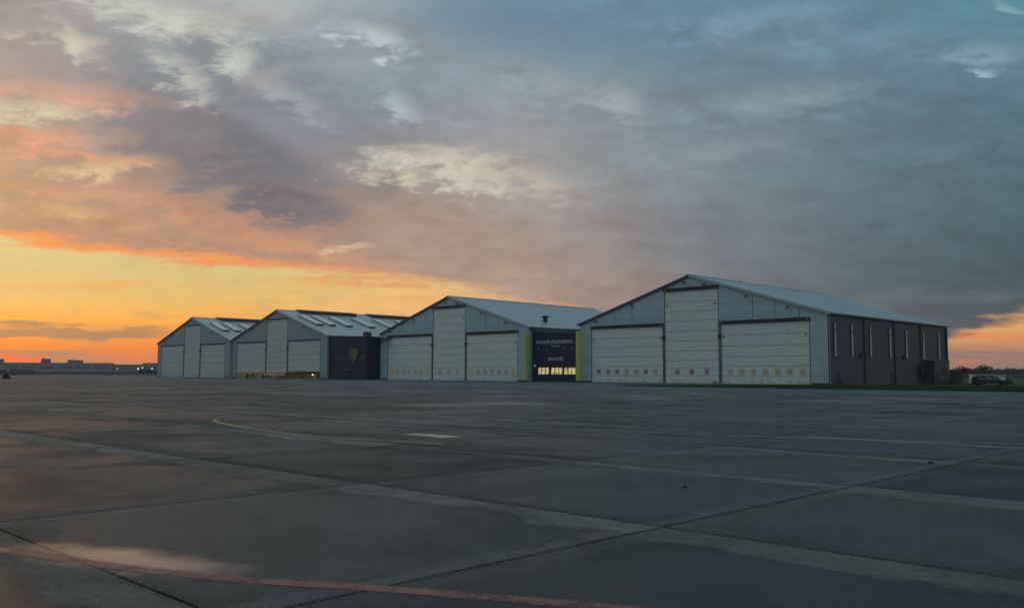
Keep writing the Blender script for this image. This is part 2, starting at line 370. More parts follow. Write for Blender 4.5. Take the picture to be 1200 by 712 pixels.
# ------------------------------------------------------------------ the hangars
DOORS = [ # s0, s1, top, seam heights, window centres
  (3.1, 21.7, 11.3, (1.45,3.30,5.34,7.28,9.2), (5.13,7.62,10.05,12.5,14.95,17.35,19.7)),
  (22.0, 34.4, 18.1, (1.5,3.0,4.42,6.3,8.22,10.13,12.1,14.0,15.9), (24.95,28.25,31.6)),
  (34.8, 52.6, 11.2, (1.42,3.30,5.06,7.08,9.13), (36.7,39.1,41.5,43.9,46.3,48.65,51.05)),
]
def roofz(s): return EH+(RH-EH)*(1-abs(s-W/2)/(W/2))
def hangar(i, label, modern, lift=(0,0,0), pane=None):
    h = empty('aircraft_hangar', HP[i], -YAW)
    tag(h, label, 'hangar', 'gabled aircraft hangars in a row beside the apron')
    clad = M_clad if modern else M_cladd
    b = MB()
    b.prism([(0,0),(3.1,0),(3.1,11.3),(21.7,11.3),(21.7,0),(22,0),(22,18.1),(34.4,18.1),(34.4,0),(34.8,0),(34.8,11.2),(52.6,11.2),(52.6,0),(W,0),(W,EH),(W/2,RH),(0,EH)], 'y', 0, .3)
    gw = b.build('gable_wall', clad, h)
    # joints, corner flashings and plinth on the gable
    for s in ((9.4,14.0,41.6,46.0,50.7) if modern else (8.0,47.0)): box('panel_joint', M_trim, gw, s-.04, s+.04, -.03, -.001, 11.8, roofz(s)-.45)
    for s0, s1 in ((0,3.0),(52.7,W)): box('plinth', M_trim, gw, s0, s1, -.035, -.002, 0.0, .35)
    for s0, s1 in ((W-.16, W+.05), (-.05, .16)): box('corner_flashing', M_trim if s0 > 0 and i == 0 else clad, gw, s0, s1, -.05, -.002, .36, EH-.1)
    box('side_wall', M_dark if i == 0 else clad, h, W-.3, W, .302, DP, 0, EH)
    box('side_wall', clad, h, 0, .3, .302, DP, 0, EH)
    b = MB(); b.prism([(.302,0),(W-.302,0),(W-.302,EH),(W/2,RH),(.302,EH)], 'y', DP-.3, DP-.002); b.build('rear_wall', clad, h)
    # roof
    b = MB()
    sl = (RH-EH)/(W/2)
    for sgn in (-1, 1):
        e = W/2+.45
        pts = [(W/2, RH+.02), (W/2+sgn*e, RH-e*sl+.02), (W/2+sgn*e, RH-e*sl+.24), (W/2, RH+.26)]
        b.prism(pts, 'y', -.35, DP+.35)
    rf = b.build('roof', M_roof if modern else M_roofo, h)
    b = MB()
    b.prism([(W/2-.5, RH+.13), (W/2, RH+.27), (W/2+.5, RH+.13), (W/2+.5, RH+.24), (W/2, RH+.40), (W/2-.5, RH+.24)], 'y', -.4, DP+.4)
    b.build('ridge_cap', M_roof if modern else M_roofo, rf)
    for sgn in (-1, 1):  # verge trims on the gable end
        b = MB(); e = W/2+.47
        b.prism([(W/2, RH-.22), (W/2+sgn*e, RH-e*sl-.22), (W/2+sgn*e, RH-e*sl+.27), (W/2, RH+.29)], 'y', -.42, -.352)
        b.build('verge_trim', M_trim if sgn < 0 else (M_roof if modern else M_roofo), rf)
        b = MB(); x = W/2+sgn*(W/2+.45)
        b.quadbox(min(x, x+sgn*.18), max(x, x+sgn*.18), -.35, DP+.35, EH-.25, EH-.02); b.build('gutter', M_trim, rf)
    # doors
    for k, (s0, s1, top, seam_z, wins) in enumerate(DOORS):
        up = lift[k]
        dm = M_door if modern else M_doord
        b = MB(); zs = [0.0]+list(seam_z)+[top]
        for z0, z1 in zip(zs, zs[1:]):
            z0, z1 = z0+up, z1+up
            if z0 >= top-.1: continue
            z1 = min(z1, top)
            b.quadbox(s0+.13, s1-.13, .07, .16, z0+.035, z1-.035, bevel=.015)
        d = b.build('hangar_door', dm, h)
        if up: d['label'] = 'hangar door raised a little above the floor'
        box('seam_backing', M_seam, d, s0+.1, s1-.1, .165, .2, up+.02, top)
        box('bottom_seal', M_black, d, s0+.13, s1-.13, .06, .17, up+.0, up+.03)
        for sg in (s0+.065, s1-.065): box('guide_rail', M_trim, d, sg-.045, sg+.045, -.04, .22, 0, top)
        if modern:
            for s in wins:
                z0, z1 = 1.8, 2.74
                fr = MB(); a, c_ = s-.62, s+.62
                fr.quadbox(a, a+.16, .035, .068, z0-.14, z1+.14); fr.quadbox(c_-.16, c_, .035, .068, z0-.14, z1+.14)
                fr.quadbox(a+.162, c_-.162, .035, .068, z0-.14, z0); fr.quadbox(a+.162, c_-.162, .035, .068, z1, z1+.14)
                fo = fr.build('window', M_white, d)
                p = pane[k]; p = random.choice(p) if isinstance(p, list) else p
                box('pane', p, fo, s-.458, s+.458, .05, .066, z0, z1)
        # header with the rolled gasket
        hh = .62 if modern else .34
        hd = MB(); hd.quadbox(s0-.15, s1+.1, -.32 if modern else -.15, -.002, top+.02, top+.02+hh, bevel=.06)
        ho = hd.build('door_header', M_black, h)
        if modern:
            for s in (s0+.35, s1-.45):
                box('motor_box', M_metal, ho, s-.14, s+.14, -.36, -.325, top+.13, top+.37)
            for s in (s0+.7, s1-.8): box('camera_bracket', M_trim, h, s-.12, s+.12, -.12, .068, top*.5+3.1 if k != 1 else 15.2, top*.5+3.35 if k != 1 else 15.45)
    for s in (21.85, 34.6): box('door_post', M_trim, h, s-.08, s+.08, -.06, -.002, 0, 11.2)
    for s in (21.85, 34.6): box('pulley_box', M_black, h, s-.28, s+.28, -.3, -.062, 8.6, 9.3, bevel=.04)
    # flood lights under the rake
    for s in ((4.5, 14.2, 27.0, 31.5, 40.5, 48.6) if modern else (13.0, 43.5)):
        z = roofz(s)-.95
        b = MB(); b.quadbox(s-.04, s+.04, -.3, -.002, z+.1, z+.18); b.quadbox(s-.26, s+.26, -.62, -.3, z-.12, z+.2, bevel=.03)
        b.build('floodlight', M_trim, h)
    return h, rf

H1, RF1 = hangar(0, 'nearest and tallest looking hangar with dark side wall of slot windows', True, pane=([M_pane, M_paneg], [M_paneg], [M_pane]))
H2, RF2 = hangar(1, 'pale hangar between the two dark navy link buildings', True, pane=([M_pane, M_pane, M_panew], [M_pane], [M_pane, M_panew, M_pane]))
H3, RF3 = hangar(2, 'grey hangar with its doors raised over a warmly lit floor', False, lift=(1.85,1.75,2.15))
H4, RF4 = hangar(3, 'farthest grey hangar, against the sunset, doors fully closed', False)

# the dark side wall of the nearest hangar
for d, zt in zip((2.3, 9.1, 17.1, 26.1, 34.2, 43.3, 52.1), (10.8,)*7):
    z0 = 4.85; sw = .62
    b = MB()
    b.quadbox(W+.003, W+.16, d-sw, d-sw+.22, z0, zt); b.quadbox(W+.003, W+.16, d+sw-.3, d+sw, z0, zt)
    b.quadbox(W+.003, W+.16, d-sw+.222, d+sw-.302, z0, z0+.18); b.quadbox(W+.003, W+.16, d-sw+.222, d+sw-.302, zt-.18, zt)
    b.quadbox(W+.003, W+.18, d-sw+.222, d+sw-.302, 9.30, 9.60)
    f = b.build('window', M_trim, H1)
    box('pane', M_slot, f, W+.10, W+.14, d-sw+.23, d+sw-.31, z0+.1, zt-.1)
for d in (14.3, 28.2, 41.7):
    box('downpipe', M_trim, H1, W+.003, W+.26, d-.2, d+.2, 0, EH-.3, bevel=.05)
box('downpipe', M_black, H1, W+.003, W+.35, DP-.45, DP-.02, 0, EH-.3, bevel=.05)
for d in (3.3, 26.7):
    fr = MB(); fr.quadbox(W+.003, W+.07, d-.62, d-.5, 0, 2.3); fr.quadbox(W+.003, W+.07, d+.5, d+.62, 0, 2.3); fr.quadbox(W+.003, W+.07, d-.498, d+.498, 2.18, 2.3)
    do = fr.build('personnel_door', M_trim, H1)
    box('door_leaf', M_black, do, W+.003, W+.05, d-.49, d+.49, .03, 2.17)
    box('handle', M_metal, do, W+.05, W+.09, d+.3, d+.42, 1.02, 1.08)
for d, z in ((12.6, 5.3), (32.4, 5.2)):
    b = MB(); b.quadbox(W+.003, W+.4, d-.35, d+.35, z-.4, z+.45, bevel=.05); b.build('wall_fan', M_black, H1)
b = MB(); b.quadbox(W+.003, W+.9, 39.6, 41.2, 2.0, 3.7, bevel=.08); b.build('extract_unit', M_black, H1)
b = MB(); b.quadbox(W+.003, W+2.3, 42.6, 51.2, 0, 4.6); b.quadbox(W+.003, W+2.5, 42.4, 51.4, 4.602, 4.85)
an = b.build('lean_to', M_trim, H1)
b = MB(); b.quadbox(W+2.302, W+2.36, 43.6, 44.8, 0.05, 2.2); b.quadbox(W+2.302, W+2.36, 46.4, 49.8, 1.6, 3.4); b.build('shutter', M_black, an)
for d in (9, 19, 29, 39, 49):   # ridge vents
    b = MB(); b.lathe([(.22,0),(.22,.14),(.30,.15),(.26,.22),(.04,.27)], 10, (W/2+.0, d, RH+.3)); b.build('ridge_vent', M_roof, RF1)
# small dark stack on the second hangar's roof
def roofpt(h, px, py):
    r = ray(px, py); o = HP[h]; A = r.dot(FX); B = -o.dot(FX); z0 = EYE
    k = (RH-EH)/(W/2)
    # z = EH + k*(W-s)
    t = (EH+.24 + k*(W-B) - z0) / (r.z + k*A)
    P = r*t; s = P.dot(FX)-o.dot(FX); d = P.dot(DY)-o.dot(DY)
    return s, d, EH+.24+k*(W-s)
s, d, z = roofpt(1, 639, 377)
b = MB(); b.lathe([(.55,-.3),(.55,.9),(.62,.92),(.62,1.0),(.5,1.02)], 14, (s, d, z)); b.lathe([(1.0,1.12),(1.05,1.3),(.35,1.5)], 14, (s, d, z)); b.quadbox(s-.5, s-.44, d-.04, d+.04, z+1.0, z+1.14); b.quadbox(s+.44, s+.5, d-.04, d+.04, z+1.0, z+1.14)
b.build('roof_stack', M_black, RF2)

# skylight boxes and ridge ventilators on the two old roofs
def skylights(rf, h, spots, ridge):
    k = (RH-EH)/(W/2); n = Vector((k,0,1)).normalized(); down = Vector((1,0,-k)).normalized()
    for s0, s1, d in spots:
        b = MB(); w_ = 1.25
        vs = b.quadbox(s0, s1, d-w_, d+w_, 0, .62)
        for v in b.bm.verts: v.co.z += EH+.24+k*(W-v.co.x)-.03
        o = b.build('skylight', M_cladd, rf)
        b = MB(); b.quadbox(s0+.12, s1-.12, d-w_+.12, d+w_-.12, .622, .70)
        for v in b.bm.verts: v.co.z += EH+.24+k*(W-v.co.x)-.03
        b.build('skylight_pane', M_skyl, o)
        b = MB(); b.quadbox(s1+.002, s1+.08, d-w_+.05, d+w_-.05, 0.06, .55)
        for v in b.bm.verts: v.co.z += EH+.24+k*(W-v.co.x)-.03
        b.build('skylight_end', M_trim, o)
    for d0, d1 in ridge:
        b = MB()
        b.prism([(W/2-3.6, RH-1.0), (W/2+3.6, RH-1.0), (W/2+3.6, RH+.1), (W/2, RH+.62), (W/2-3.6, RH+.1)], 'y', d0, d1)
        o = b.build('ridge_ventilator', M_trim, rf)
        b = MB(); b.prism([(W/2-3.8, RH+.10), (W/2, RH+.65), (W/2+3.8, RH+.10), (W/2+3.8, RH+.18), (W/2, RH+.73), (W/2-3.8, RH+.18)], 'y', d0-.2, d1+.2)
        b.build('ventilator_roof', M_skyred, o)
M_skyred = mat('sky_reddened_sheet', (.22,.12,.09), .6, var=.3)  # reddish base colour stands in for the dusk sky reflected on the ventilator tops
M_skyl = mat('skylight_sheet', (.80,.80,.76), .3, var=.08)
p3 = [(352.5,371.5,374.5,382), (366.5,372.5,389,382.3), (387.5,373.7,410,383.7), (414,375,436.5,384.8), (438.5,377,462,386)]
sp = []
for x0, y0, x1, y1 in p3:
    a = roofpt(2, x0, y0); c = roofpt(2, x1, y1); sp.append((a[0], c[0], (a[1]+c[1])/2))
print('skylights', [tuple(round(q,1) for q in t) for t in sp])
SK3 = [(35.8, 46.0, d) for d in (3.9, 8.2, 14.4, 22.8, 31.2, 40, 49)]
skylights(RF3, 2, SK3, ((7, 27), (33.5, 55)))
skylights(RF4, 3, [(36.5, 46, d) for d in (3.4, 8.0, 14, 23, 32, 41)], ((9, 55),))

# ------------------------------------------------------------------ link buildings between the hangars
def text_part(name, body, size, width, s, z, y, m, parent, align='CENTER'):
    cu = bpy.data.curves.new(name, 'FONT'); cu.body = body; cu.size = 1; cu.align_x = align; cu.extrude = .02
    t = bpy.data.objects.new(name, cu); C.objects.link(t)
    bpy.context.view_layer.update()
    me = bpy.data.meshes.new_from_object(t.evaluated_get(bpy.context.evaluated_depsgraph_get()))
    bpy.data.objects.remove(t); bpy.data.curves.remove(cu)
    xs = [v.co.x for v in me.vertices]; ys = [v.co.y for v in me.vertices]
    kx = width/(max(xs)-min(xs)); ky = size/(max(ys)-min(ys)); cx = (max(xs)+min(xs))/2; y0 = min(ys)
    for v in me.vertices:
        x_, y_, z_ = v.co
        v.co = (s+(x_-cx)*kx, y-z_, z+(y_-y0)*ky)
    me.name = name; me.materials.clear(); me.materials.append(m)
    o = bpy.data.objects.new(name, me); C.objects.link(o); o.parent = parent; return o

LK = empty('link_building', HP[1], -YAW)
tag(LK, 'navy link building with lit windows and pale lettering between yellow posts', 'building', 'navy link buildings between hangars')
GAP = 70.95
b = MB(); b.prism([(W+.25,0),(GAP-.15,0),(GAP-.15,11.35),(W+.25,12.15)], 'y', 1.0, 40); b.build('wall', M_navy, LK)
b = MB(); b.prism([(W+.3,11.3),(GAP-.3,10.5),(GAP-.3,11.3),(W+.3,12.1)], 'y', .8, .998); b.build('fascia', mat('fascia_steel', (.05,.07,.10), .45), LK)
b = MB(); b.prism([(W+.3,12.16),(GAP-.2,11.36),(GAP-.2,11.46),(W+.3,12.26)], 'y', .75, 40); b.build('roof', M_trim, LK)
for s0, s1 in ((W-.10, W+.62), (71.45, 72.5)):
    b = MB(); b.quadbox(s0, s1, -1.5, -.95, .28, 11.0, bevel=.08); b.build('post', M_yel, LK)
    box('post_foot', M_black, LK, s0-.1, s1+.1, -1.6, -.85, 0.0, .278)
YD = .95
box('roller_shutter', mat('shutter_navy', (.008,.012,.042), .5, spec=.3, extra=seams(2, .5, .03, .7)), LK, W+1.2, GAP-1.3, YD-.0, .998, .05, 10.3)
text_part('lettering', 'RYANAIR ENGINEERING', .86, 10.9, 63.1, 8.45, .93, M_letter, LK)
text_part('lettering', 'WROCŁAW', .42, 2.6, 63.4, 7.7, .93, M_letter, LK)
text_part('lettering', 'WAMS', .86, 4.5, 63.45, 4.62, .93, M_letter, LK)
for s in (58.6, 61.0, 66.1, 68.6):
    b = MB(); b.quadbox(s-.07, s+.07, .7, .948, 7.35, 7.47); b.lathe([(.05,.28),(.2,.1),(.24,0)], 10, (s, .66, 7.2)); b.build('wall_lamp', M_metal, LK)
for g0 in (58.15, 62.15, 66.0):
    for j in range(3):
        s0 = g0+j*1.14
        fr = MB(); fr.quadbox(s0, s0+.07, .87, .948, 1.6, 3.2); fr.quadbox(s0+1.03, s0+1.1, .87, .948, 1.6, 3.2); fr.quadbox(s0+.072, s0+1.028, .87, .948, 1.6, 1.68); fr.quadbox(s0+.072, s0+1.028, .87, .948, 3.12, 3.2)
        wo = fr.build('window', M_trim, LK); box('pane', M_lit, wo, s0+.07, s0+1.03, .92, .946, 1.66, 3.14)
b = MB(); b.quadbox(57.0, 57.5, .6, .94, 3.2, 3.9, bevel=.04); b.build('sign_plate', M_white, LK)

LN = empty('link_building', HP[2], -YAW)
tag(LN, 'navy link building with a gold harp emblem and faded lettering', 'building', 'navy link buildings between hangars')
G2 = 79.9
b = MB(); b.prism([(W+.1,0),(74.3,0),(74.3,11.6),(W+.1,12.2)], 'y', .6, 30); b.build('wall', M_navy, LN)
b = MB(); b.prism([(74.302,0),(G2,0),(G2,11.0),(74.302,11.2)], 'y', 7.0, 30); b.build('recessed_wall', M_navyd, LN)
b = MB(); b.prism([(W+.1,12.202),(74.4,11.602),(74.4,11.75),(W+.1,12.35)], 'y', .4, 30); b.prism([(74.402,11.25),(G2,11.05),(G2,11.25),(74.402,11.45)], 'y', 3.0, 30); b.build('roof', M_trim, LN)
b = MB(); b.quadbox(71.9, 73.6, .9, 2.6, 11.7, 13.0, bevel=.06); b.quadbox(72.2, 73.3, .84, .9, 12.0, 12.8); b.build('roof_unit', M_trim, LN)
pd = box('personnel_door', M_navyd, LN, 64.7, 66.2, .53, .598, .03, 2.6); box('handle', M_metal, pd, 65.9, 66.05, .48, .53, 1.1, 1.16)
box('door_canopy', M_metal, LN, 64.4, 66.5, .1, .598, 2.75, 2.85)
text_part('lettering', 'RYAN', 1.25, 5.6, 62.2, 5.3, .56, M_lettd, LN)
text_part('lettering', 'AIR', 1.25, 2.7, 72.4, 5.3, .56, M_lettd, LN)
M_paleg = mat('pale_gold', (.30,.31,.24), .5)
# harp emblem: curved pale frame, gold body and strings
def strip(pts, wd, y0, y1):
    b = MB(); n = len(pts)
    lft, rgt = [], []
    for i, p in enumerate(pts):
        a = Vector(pts[max(0, i-1)]); c = Vector(pts[min(n-1, i+1)]); t = (c-a).normalized(); nn = Vector((-t.y, t.x))
        w_ = wd(i/(n-1)) if callable(wd) else wd
        lft.append(Vector(p)+nn*w_/2); rgt.append(Vector(p)-nn*w_/2)
    b.prism([tuple(q) for q in lft]+[tuple(q) for q in rgt[::-1]], 'y', y0, y1); return b
em = strip([(66.6,8.1),(66.35,7.4),(66.45,6.6),(66.9,5.8),(67.5,5.1),(68.1,4.4)], lambda t: .24-.12*t, .42, .56).build('harp_emblem', M_paleg, LN)
em['label'] = 'gold harp emblem with a pale curved frame'
strip([(66.5,8.0),(67.2,8.35),(67.9,8.2),(68.6,7.95),(69.4,8.15),(70.0,7.9)], .22, .415, .555).build('harp_neck', M_paleg, em)
strip([(69.95,7.95),(69.9,7.0),(69.5,6.1),(68.9,5.2),(68.2,4.35)], lambda t: .34-.18*t, .418, .558).build('harp_pillar', M_gold, em)
for j in range(6):
    t = (j+.5)/6; x0 = 66.95+2.7*t; zt = 8.0-.15*math.sin(t*3.1)
    zb = 6.9-2.1*math.sin(min(1, t*1.1)*1.57) if x0 < 68.3 else 4.8+(x0-68.3)*1.5
    box('string', M_gold, em, x0-.09, x0+.09, .46, .54, min(zb, 6.6), zt)

# ------------------------------------------------------------------ inside the open hangar
def cabinet(label, s, d, w_, dp, hgt, colr, rz=0):
    p = L(s, d, 0, 2); o = empty('tool_trolley', p, -YAW+rz)
    tag(o, label, 'trolley', 'tool trolleys inside the open hangar')
    m = mat('trolley_'+colr[0], colr[1], .45)
    b = MB(); b.quadbox(-w_/2, w_/2, -dp/2, dp/2, .16, hgt, bevel=.03); b.build('body', m, o)
    for j in range(3):
        z0 = .24+j*(hgt-.3)/3; box('drawer', m, o, -w_/2+.05, w_/2-.05, -dp/2-.03, -dp/2-.002, z0, z0+(hgt-.3)/3-.05)
    for sx in (-1, 1):
        for sy in (-1, 1):
            b = MB(); b.lathe([(.08,-.03),(.08,.03)], 10, (sx*(w_/2-.12), sy*(dp/2-.1), .08), 'y'); b.build('wheel', M_black, o)
cols = {'orange': (.55,.16,.03), 'red': (.42,.05,.03), 'ochre': (.50,.30,.06), 'green': (.10,.17,.07), 'brown': (.20,.11,.05), 'grey': (.3,.29,.26)}
lay = [(4.5,'brown'),(6.4,'green'),(8.6,'brown'),(10.5,'grey'),(13,'red'),(15.4,'brown'),(17.6,'ochre'),(19.6,'grey'),(24.6,'red'),(27.4,'orange'),(30.2,'brown'),(33,'red'),
       (36.5,'green'),(38.8,'ochre'),(40.9,'brown'),(43.1,'orange'),(45.3,'ochre'),(47.6,'brown'),(49.6,'orange'),(51.4,'red')]
for j, (s, cn) in enumerate(lay):
    bay = 'left' if s < 22 else ('centre' if s < 35 else 'right')
    w_ = random.uniform(1.2, 1.9); hg = random.uniform(.9, 1.55)
    cabinet('%s tool trolley on the lit floor behind the %s door of the open hangar' % (cn, bay), s, random.uniform(2.5, 5), w_, .8, hg, (cn, cols[cn]))
bar = empty('safety_barrier', L(22.3, -.7, 0, 2), -YAW); tag(bar, 'long white safety barrier before the middle opening of the lit hangar', 'barrier')
box('rail', mat('white_barrier', (.8,.8,.76), .4), bar, 0, 11.8, -.06, .06, 1.15, 1.42, bevel=.02)
for s in (.2, 3.9, 7.8, 11.5): box('post', M_metal, bar, s-.06, s+.06, .062, .14, 0, 1.4); box('foot', M_black, bar, s-.25, s+.25, -.25, .35, .002, .06)
for s in (12, 28, 44):
    l = bpy.data.lights.new('hangar_bay_lamp', 'POINT'); l.energy = 900; l.color = (1, .66, .26); l.shadow_soft_size = .4
    o = bpy.data.objects.new('hangar_bay_lamp', l); C.objects.link(o); o.location = L(s, 7, 5.5, 2)
    f = empty('hanging_lamp', L(s, 7, 0, 2)); tag(f, 'warm lamp hung from the roof inside the open hangar, bay %s' % {12:'behind the left door',28:'behind the centre door',44:'behind the right door'}[s], 'lamp', 'lamps inside the open hangar')
    b = MB(); b.lathe([(.55,5.95),(.5,6.1),(.15,6.5),(.06,6.55)], 14, (0,0,0)); b.build('lamp_shade', M_metal, f)
    b = MB(); b.tube((0,0,6.5), (0,0,roofz(s)), .03); b.build('rod', M_trim, f)
# a small work light seen as the white spark under the right door
wl = empty('work_light', L(46.2, 1.6, 0, 2), -YAW); tag(wl, 'bright white work light on a stand under the right door of the open hangar', 'work light')
b = MB(); b.tube((0,0,.0), (0,0,1.0), .04); b.tube((-.3,0,0), (0,0,.5), .03); b.tube((.3,0,0), (0,0,.5), .03); b.build('stand', M_trim, wl)
b = MB(); b.quadbox(-.3, .3, -.08, .08, 1.0, 1.45, bevel=.03); b.build('lamp_head', mat('work_lamp', (.8,.8,.7), .4, emit=(1,.85,.55), estr=1.2), wl)

# ------------------------------------------------------------------ ground
GY = .765
def ground_mat(name, kind):
    m = bpy.data.materials.new(name); m.use_nodes = True
    g = N(m.node_tree); b = m.node_tree.nodes['Principled BSDF']
    P = g.new('ShaderNodeTexCoord').outputs['Object']
    x, y, z = g.xyz(P)
    if kind == 'apron':
        c, s = math.cos(GY), math.sin(GY)
        wob = g.noise(P, .35, 2)
        q = g.m('SUBTRACT', g.m('MULTIPLY', x, c), g.m('MULTIPLY', y, s))
        p = g.m('ADD', g.m('MULTIPLY', x, s), g.m('MULTIPLY', y, c))
        SQ, SP = 5.25, 5.0
        qa = g.m('DIVIDE', g.m('ADD', q, 5.42+.0), SQ); pa = g.m('DIVIDE', g.m('SUBTRACT', p, 7.98), SP)
        fq = g.m('FRACT', qa); fp = g.m('FRACT', pa)
        iq = g.m('FLOOR', qa); ip = g.m('FLOOR', pa)
        dq = g.m('MULTIPLY', g.m('MINIMUM', fq, g.m('SUBTRACT', 1.0, fq)), SQ)
        dp = g.m('MULTIPLY', g.m('MINIMUM', fp, g.m('SUBTRACT', 1.0, fp)), SP)
        jd = g.m('MINIMUM', dq, dp)
        rag = g.noise(P, 9.0, 4, .7)
        jw = g.m('MULTIPLY', g.m('SUBTRACT', g.noise(P, 1.7, 3, .6), .5), .030)
        joint = g.mr(g.m('ADD', g.m('ADD', jd, jw), g.m('MULTIPLY', g.m('SUBTRACT', rag, .5), .022)), .020, .006)
        # hairline cracks wandering over a few slabs
        wv = g.vm('ADD', P, g.vm('SCALE', g.comb(g.noise(P, 1.3, 5, .7), g.noise(g.vm('ADD', P, (8, 8, 8)), 1.3, 5, .7), 0.0), None, .9))
        vo = g.new('ShaderNodeTexVoronoi', feature='DISTANCE_TO_EDGE'); g.put(vo.inputs['Vector'], wv); vo.inputs['Scale'].default_value = .20
        crack = g.m('MULTIPLY', g.mr(vo.outputs[0], .0016, .0004), g.mr(g.noise(P, .22, 3), .50, .60, 0, .75))
        wn = g.new('ShaderNodeTexWhiteNoise', noise_dimensions='2D'); g.put(wn.inputs['Vector'], g.comb(iq, ip))
        wr, wg, wb = g.xyz(wn.outputs['Color'])
        # ponded centre of each slab; a paler dry band stays along the near side of every cross joint
        n_big = g.noise(P, .55, 4, .6, .3); n_mid = g.noise(P, 2.2, 5, .6); n_fine = g.noise(P, 55.0, 4, .7); n_vf = g.noise(P, 190.0, 2, .6)
        w1 = g.m('MULTIPLY', g.m('SUBTRACT', n_big, .5), .45); w2 = g.m('MULTIPLY', g.m('SUBTRACT', g.noise(g.vm('ADD', P, (31, 17, 0)), .6, 4, .6), .5), .45)
        U = g.m('ABSOLUTE', g.m('ADD', g.m('MULTIPLY_ADD', fq, 1.86, -.93), w1))
        V = g.m('ABSOLUTE', g.m('ADD', g.m('MULTIPLY_ADD', fp, 2.25, -1.02), w2))
        rr = g.m('POWER', g.m('ADD', g.m('POWER', U, 3.2), g.m('POWER', V, 3.2)), 1/3.2)
        rr = g.m('ADD', rr, g.m('MULTIPLY', g.m('SUBTRACT', n_mid, .5), .18))
        rr = g.m('ADD', rr, g.m('MULTIPLY', g.m('SUBTRACT', wr, .5), .30))
        wet = g.m('MULTIPLY', g.mr(rr, 1.06, .84), g.mr(g.noise(g.vm('ADD', P, (5, 50, 0)), .16, 5, .65), .36, .56, .15, 1.0))
        # film of standing water near the red line
        cx, cy = -3.35, 7.75
        du = g.m('ADD', g.m('MULTIPLY', g.m('SUBTRACT', x, cx), .90), g.m('MULTIPLY', g.m('SUBTRACT', y, cy), -.43))
        dv = g.m('ADD', g.m('MULTIPLY', g.m('SUBTRACT', x, cx), .43), g.m('MULTIPLY', g.m('SUBTRACT', y, cy), .90))
        e = g.m('ADD', g.m('POWER', g.m('DIVIDE', du, 1.25), 2.0), g.m('POWER', g.m('DIVIDE', dv, .42), 2.0))
        e = g.m('ADD', g.m('SQRT', e), g.m('MULTIPLY', g.m('SUBTRACT', n_mid, .5), 1.1))
        pud = g.mr(e, 1.25, .25)
        # pale dry band along the near side of each cross joint, ragged inner edge
        dnear = g.m('MULTIPLY', g.m('SUBTRACT', 1.0, fp), SP)
        bw = g.m('ADD', g.mr(wr, 0, 1, .35, .95, False), g.m('MULTIPLY', g.m('SUBTRACT', g.noise(P, .8, 4, .6), .5), 1.3))
        band = g.mr(g.m('SUBTRACT', dnear, bw), .10, -.10)
        band2 = g.m('MULTIPLY', g.mr(g.m('ADD', dq, g.m('MULTIPLY', g.m('SUBTRACT', n_big, .5), 1.4)), .42, .2), .45)
        band = g.m('MAXIMUM', band, band2)
        wet = g.m('MULTIPLY', wet, g.m('SUBTRACT', 1.0, band))
        dry = (.198,.184,.163); mid = (.082,.080,.073); wetc = (.050,.057,.058)
        base = g.mix(wet, mid, wetc)
        base = g.mix(g.m('MULTIPLY', band, g.mr(n_mid, .2, .7, .55, 1)), base, dry)
        base = g.mix(1.0, base, g.mr(wg, 0, 1, .62, 1.25, False), 'MULTIPLY')
        base = g.mix(g.mr(wb, .72, 1.0, 0, .35), base, (.12,.108,.10))
        base = g.mix(g.m('MULTIPLY', g.mr(wr, .84, .90, 0, .45), g.mr(p, 22, 34)), base, (.26,.24,.21))
        base = g.mix(1.0, base, g.mr(n_big, .3, .7, .86, 1.14), 'MULTIPLY')
        base = g.mix(1.0, base, g.mr(n_fine, .25, .75, .80, 1.20), 'MULTIPLY')
        base = g.mix(1.0, base, g.mr(n_vf, .25, .75, .74, 1.28), 'MULTIPLY')
        n_sp = g.noise(P, 24.0, 3, .8); base = g.mix(1.0, base, g.mr(n_sp, .3, .7, .72, 1.32, False), 'MULTIPLY')
        st = g.noise(g.vm('ADD', P, (40, 3, 0)), .9, 6, .7, .8)
        base = g.mix(g.mr(st, .60, .74, 0, .5), base, (.035,.037,.036))
        # sealant bleeding along the joints
        base = g.mix(g.mr(jd, .11, .02, 0, .30), base, (.03,.031,.03))
        # old tyre tracks sweeping over the apron, and small oil drips
        tq = g.m('ADD', g.m('ADD', g.m('MULTIPLY', x, .83), g.m('MULTIPLY', y, .36)), g.m('MULTIPLY', g.noise(P, .05, 2), 9.0))
        trk = g.m('MULTIPLY', g.mr(g.noise(g.comb(g.m('MULTIPLY', tq, 1.1), g.m('MULTIPLY', g.m('SUBTRACT', y, x), .012), 0.0), 1.0, 3, .5), .58, .70), g.mr(n_mid, .3, .6, .1, .34))
        base = g.mix(trk, base, (.030,.030,.030))
        drip = g.mr(g.noise(g.vm('ADD', P, (3, 9, 2)), 3.1, 3, .5), .71, .76, 0, .55); base = g.mix(drip, base, (.028,.028,.027))
        chip = g.m('MULTIPLY', g.mr(jd, .05, .02), g.mr(g.noise(P, 14.0, 3, .7), .56, .64, 0, .7)); base = g.mix(chip, base, (.22,.21,.19))
        base = g.mix(crack, base, (.015,.015,.015))
        base = g.mix(joint, base, (.008,.008,.009))
        g.put(b.inputs['Base Color'], base)
        ro = g.m('ADD', g.mr(wet, 0, 1, .70, .50, False), g.m('MULTIPLY', g.m('SUBTRACT', wb, .5), .12))
        ro = g.m('ADD', ro, g.m('MULTIPLY', g.m('SUBTRACT', n_fine, .5), .22))
        ro = g.m('SUBTRACT', ro, g.m('MULTIPLY', pud, .20))
        ro = g.m('MAXIMUM', g.m('ADD', ro, g.m('MULTIPLY', joint, .4)), .14)
        g.put(b.inputs['Roughness'], ro)
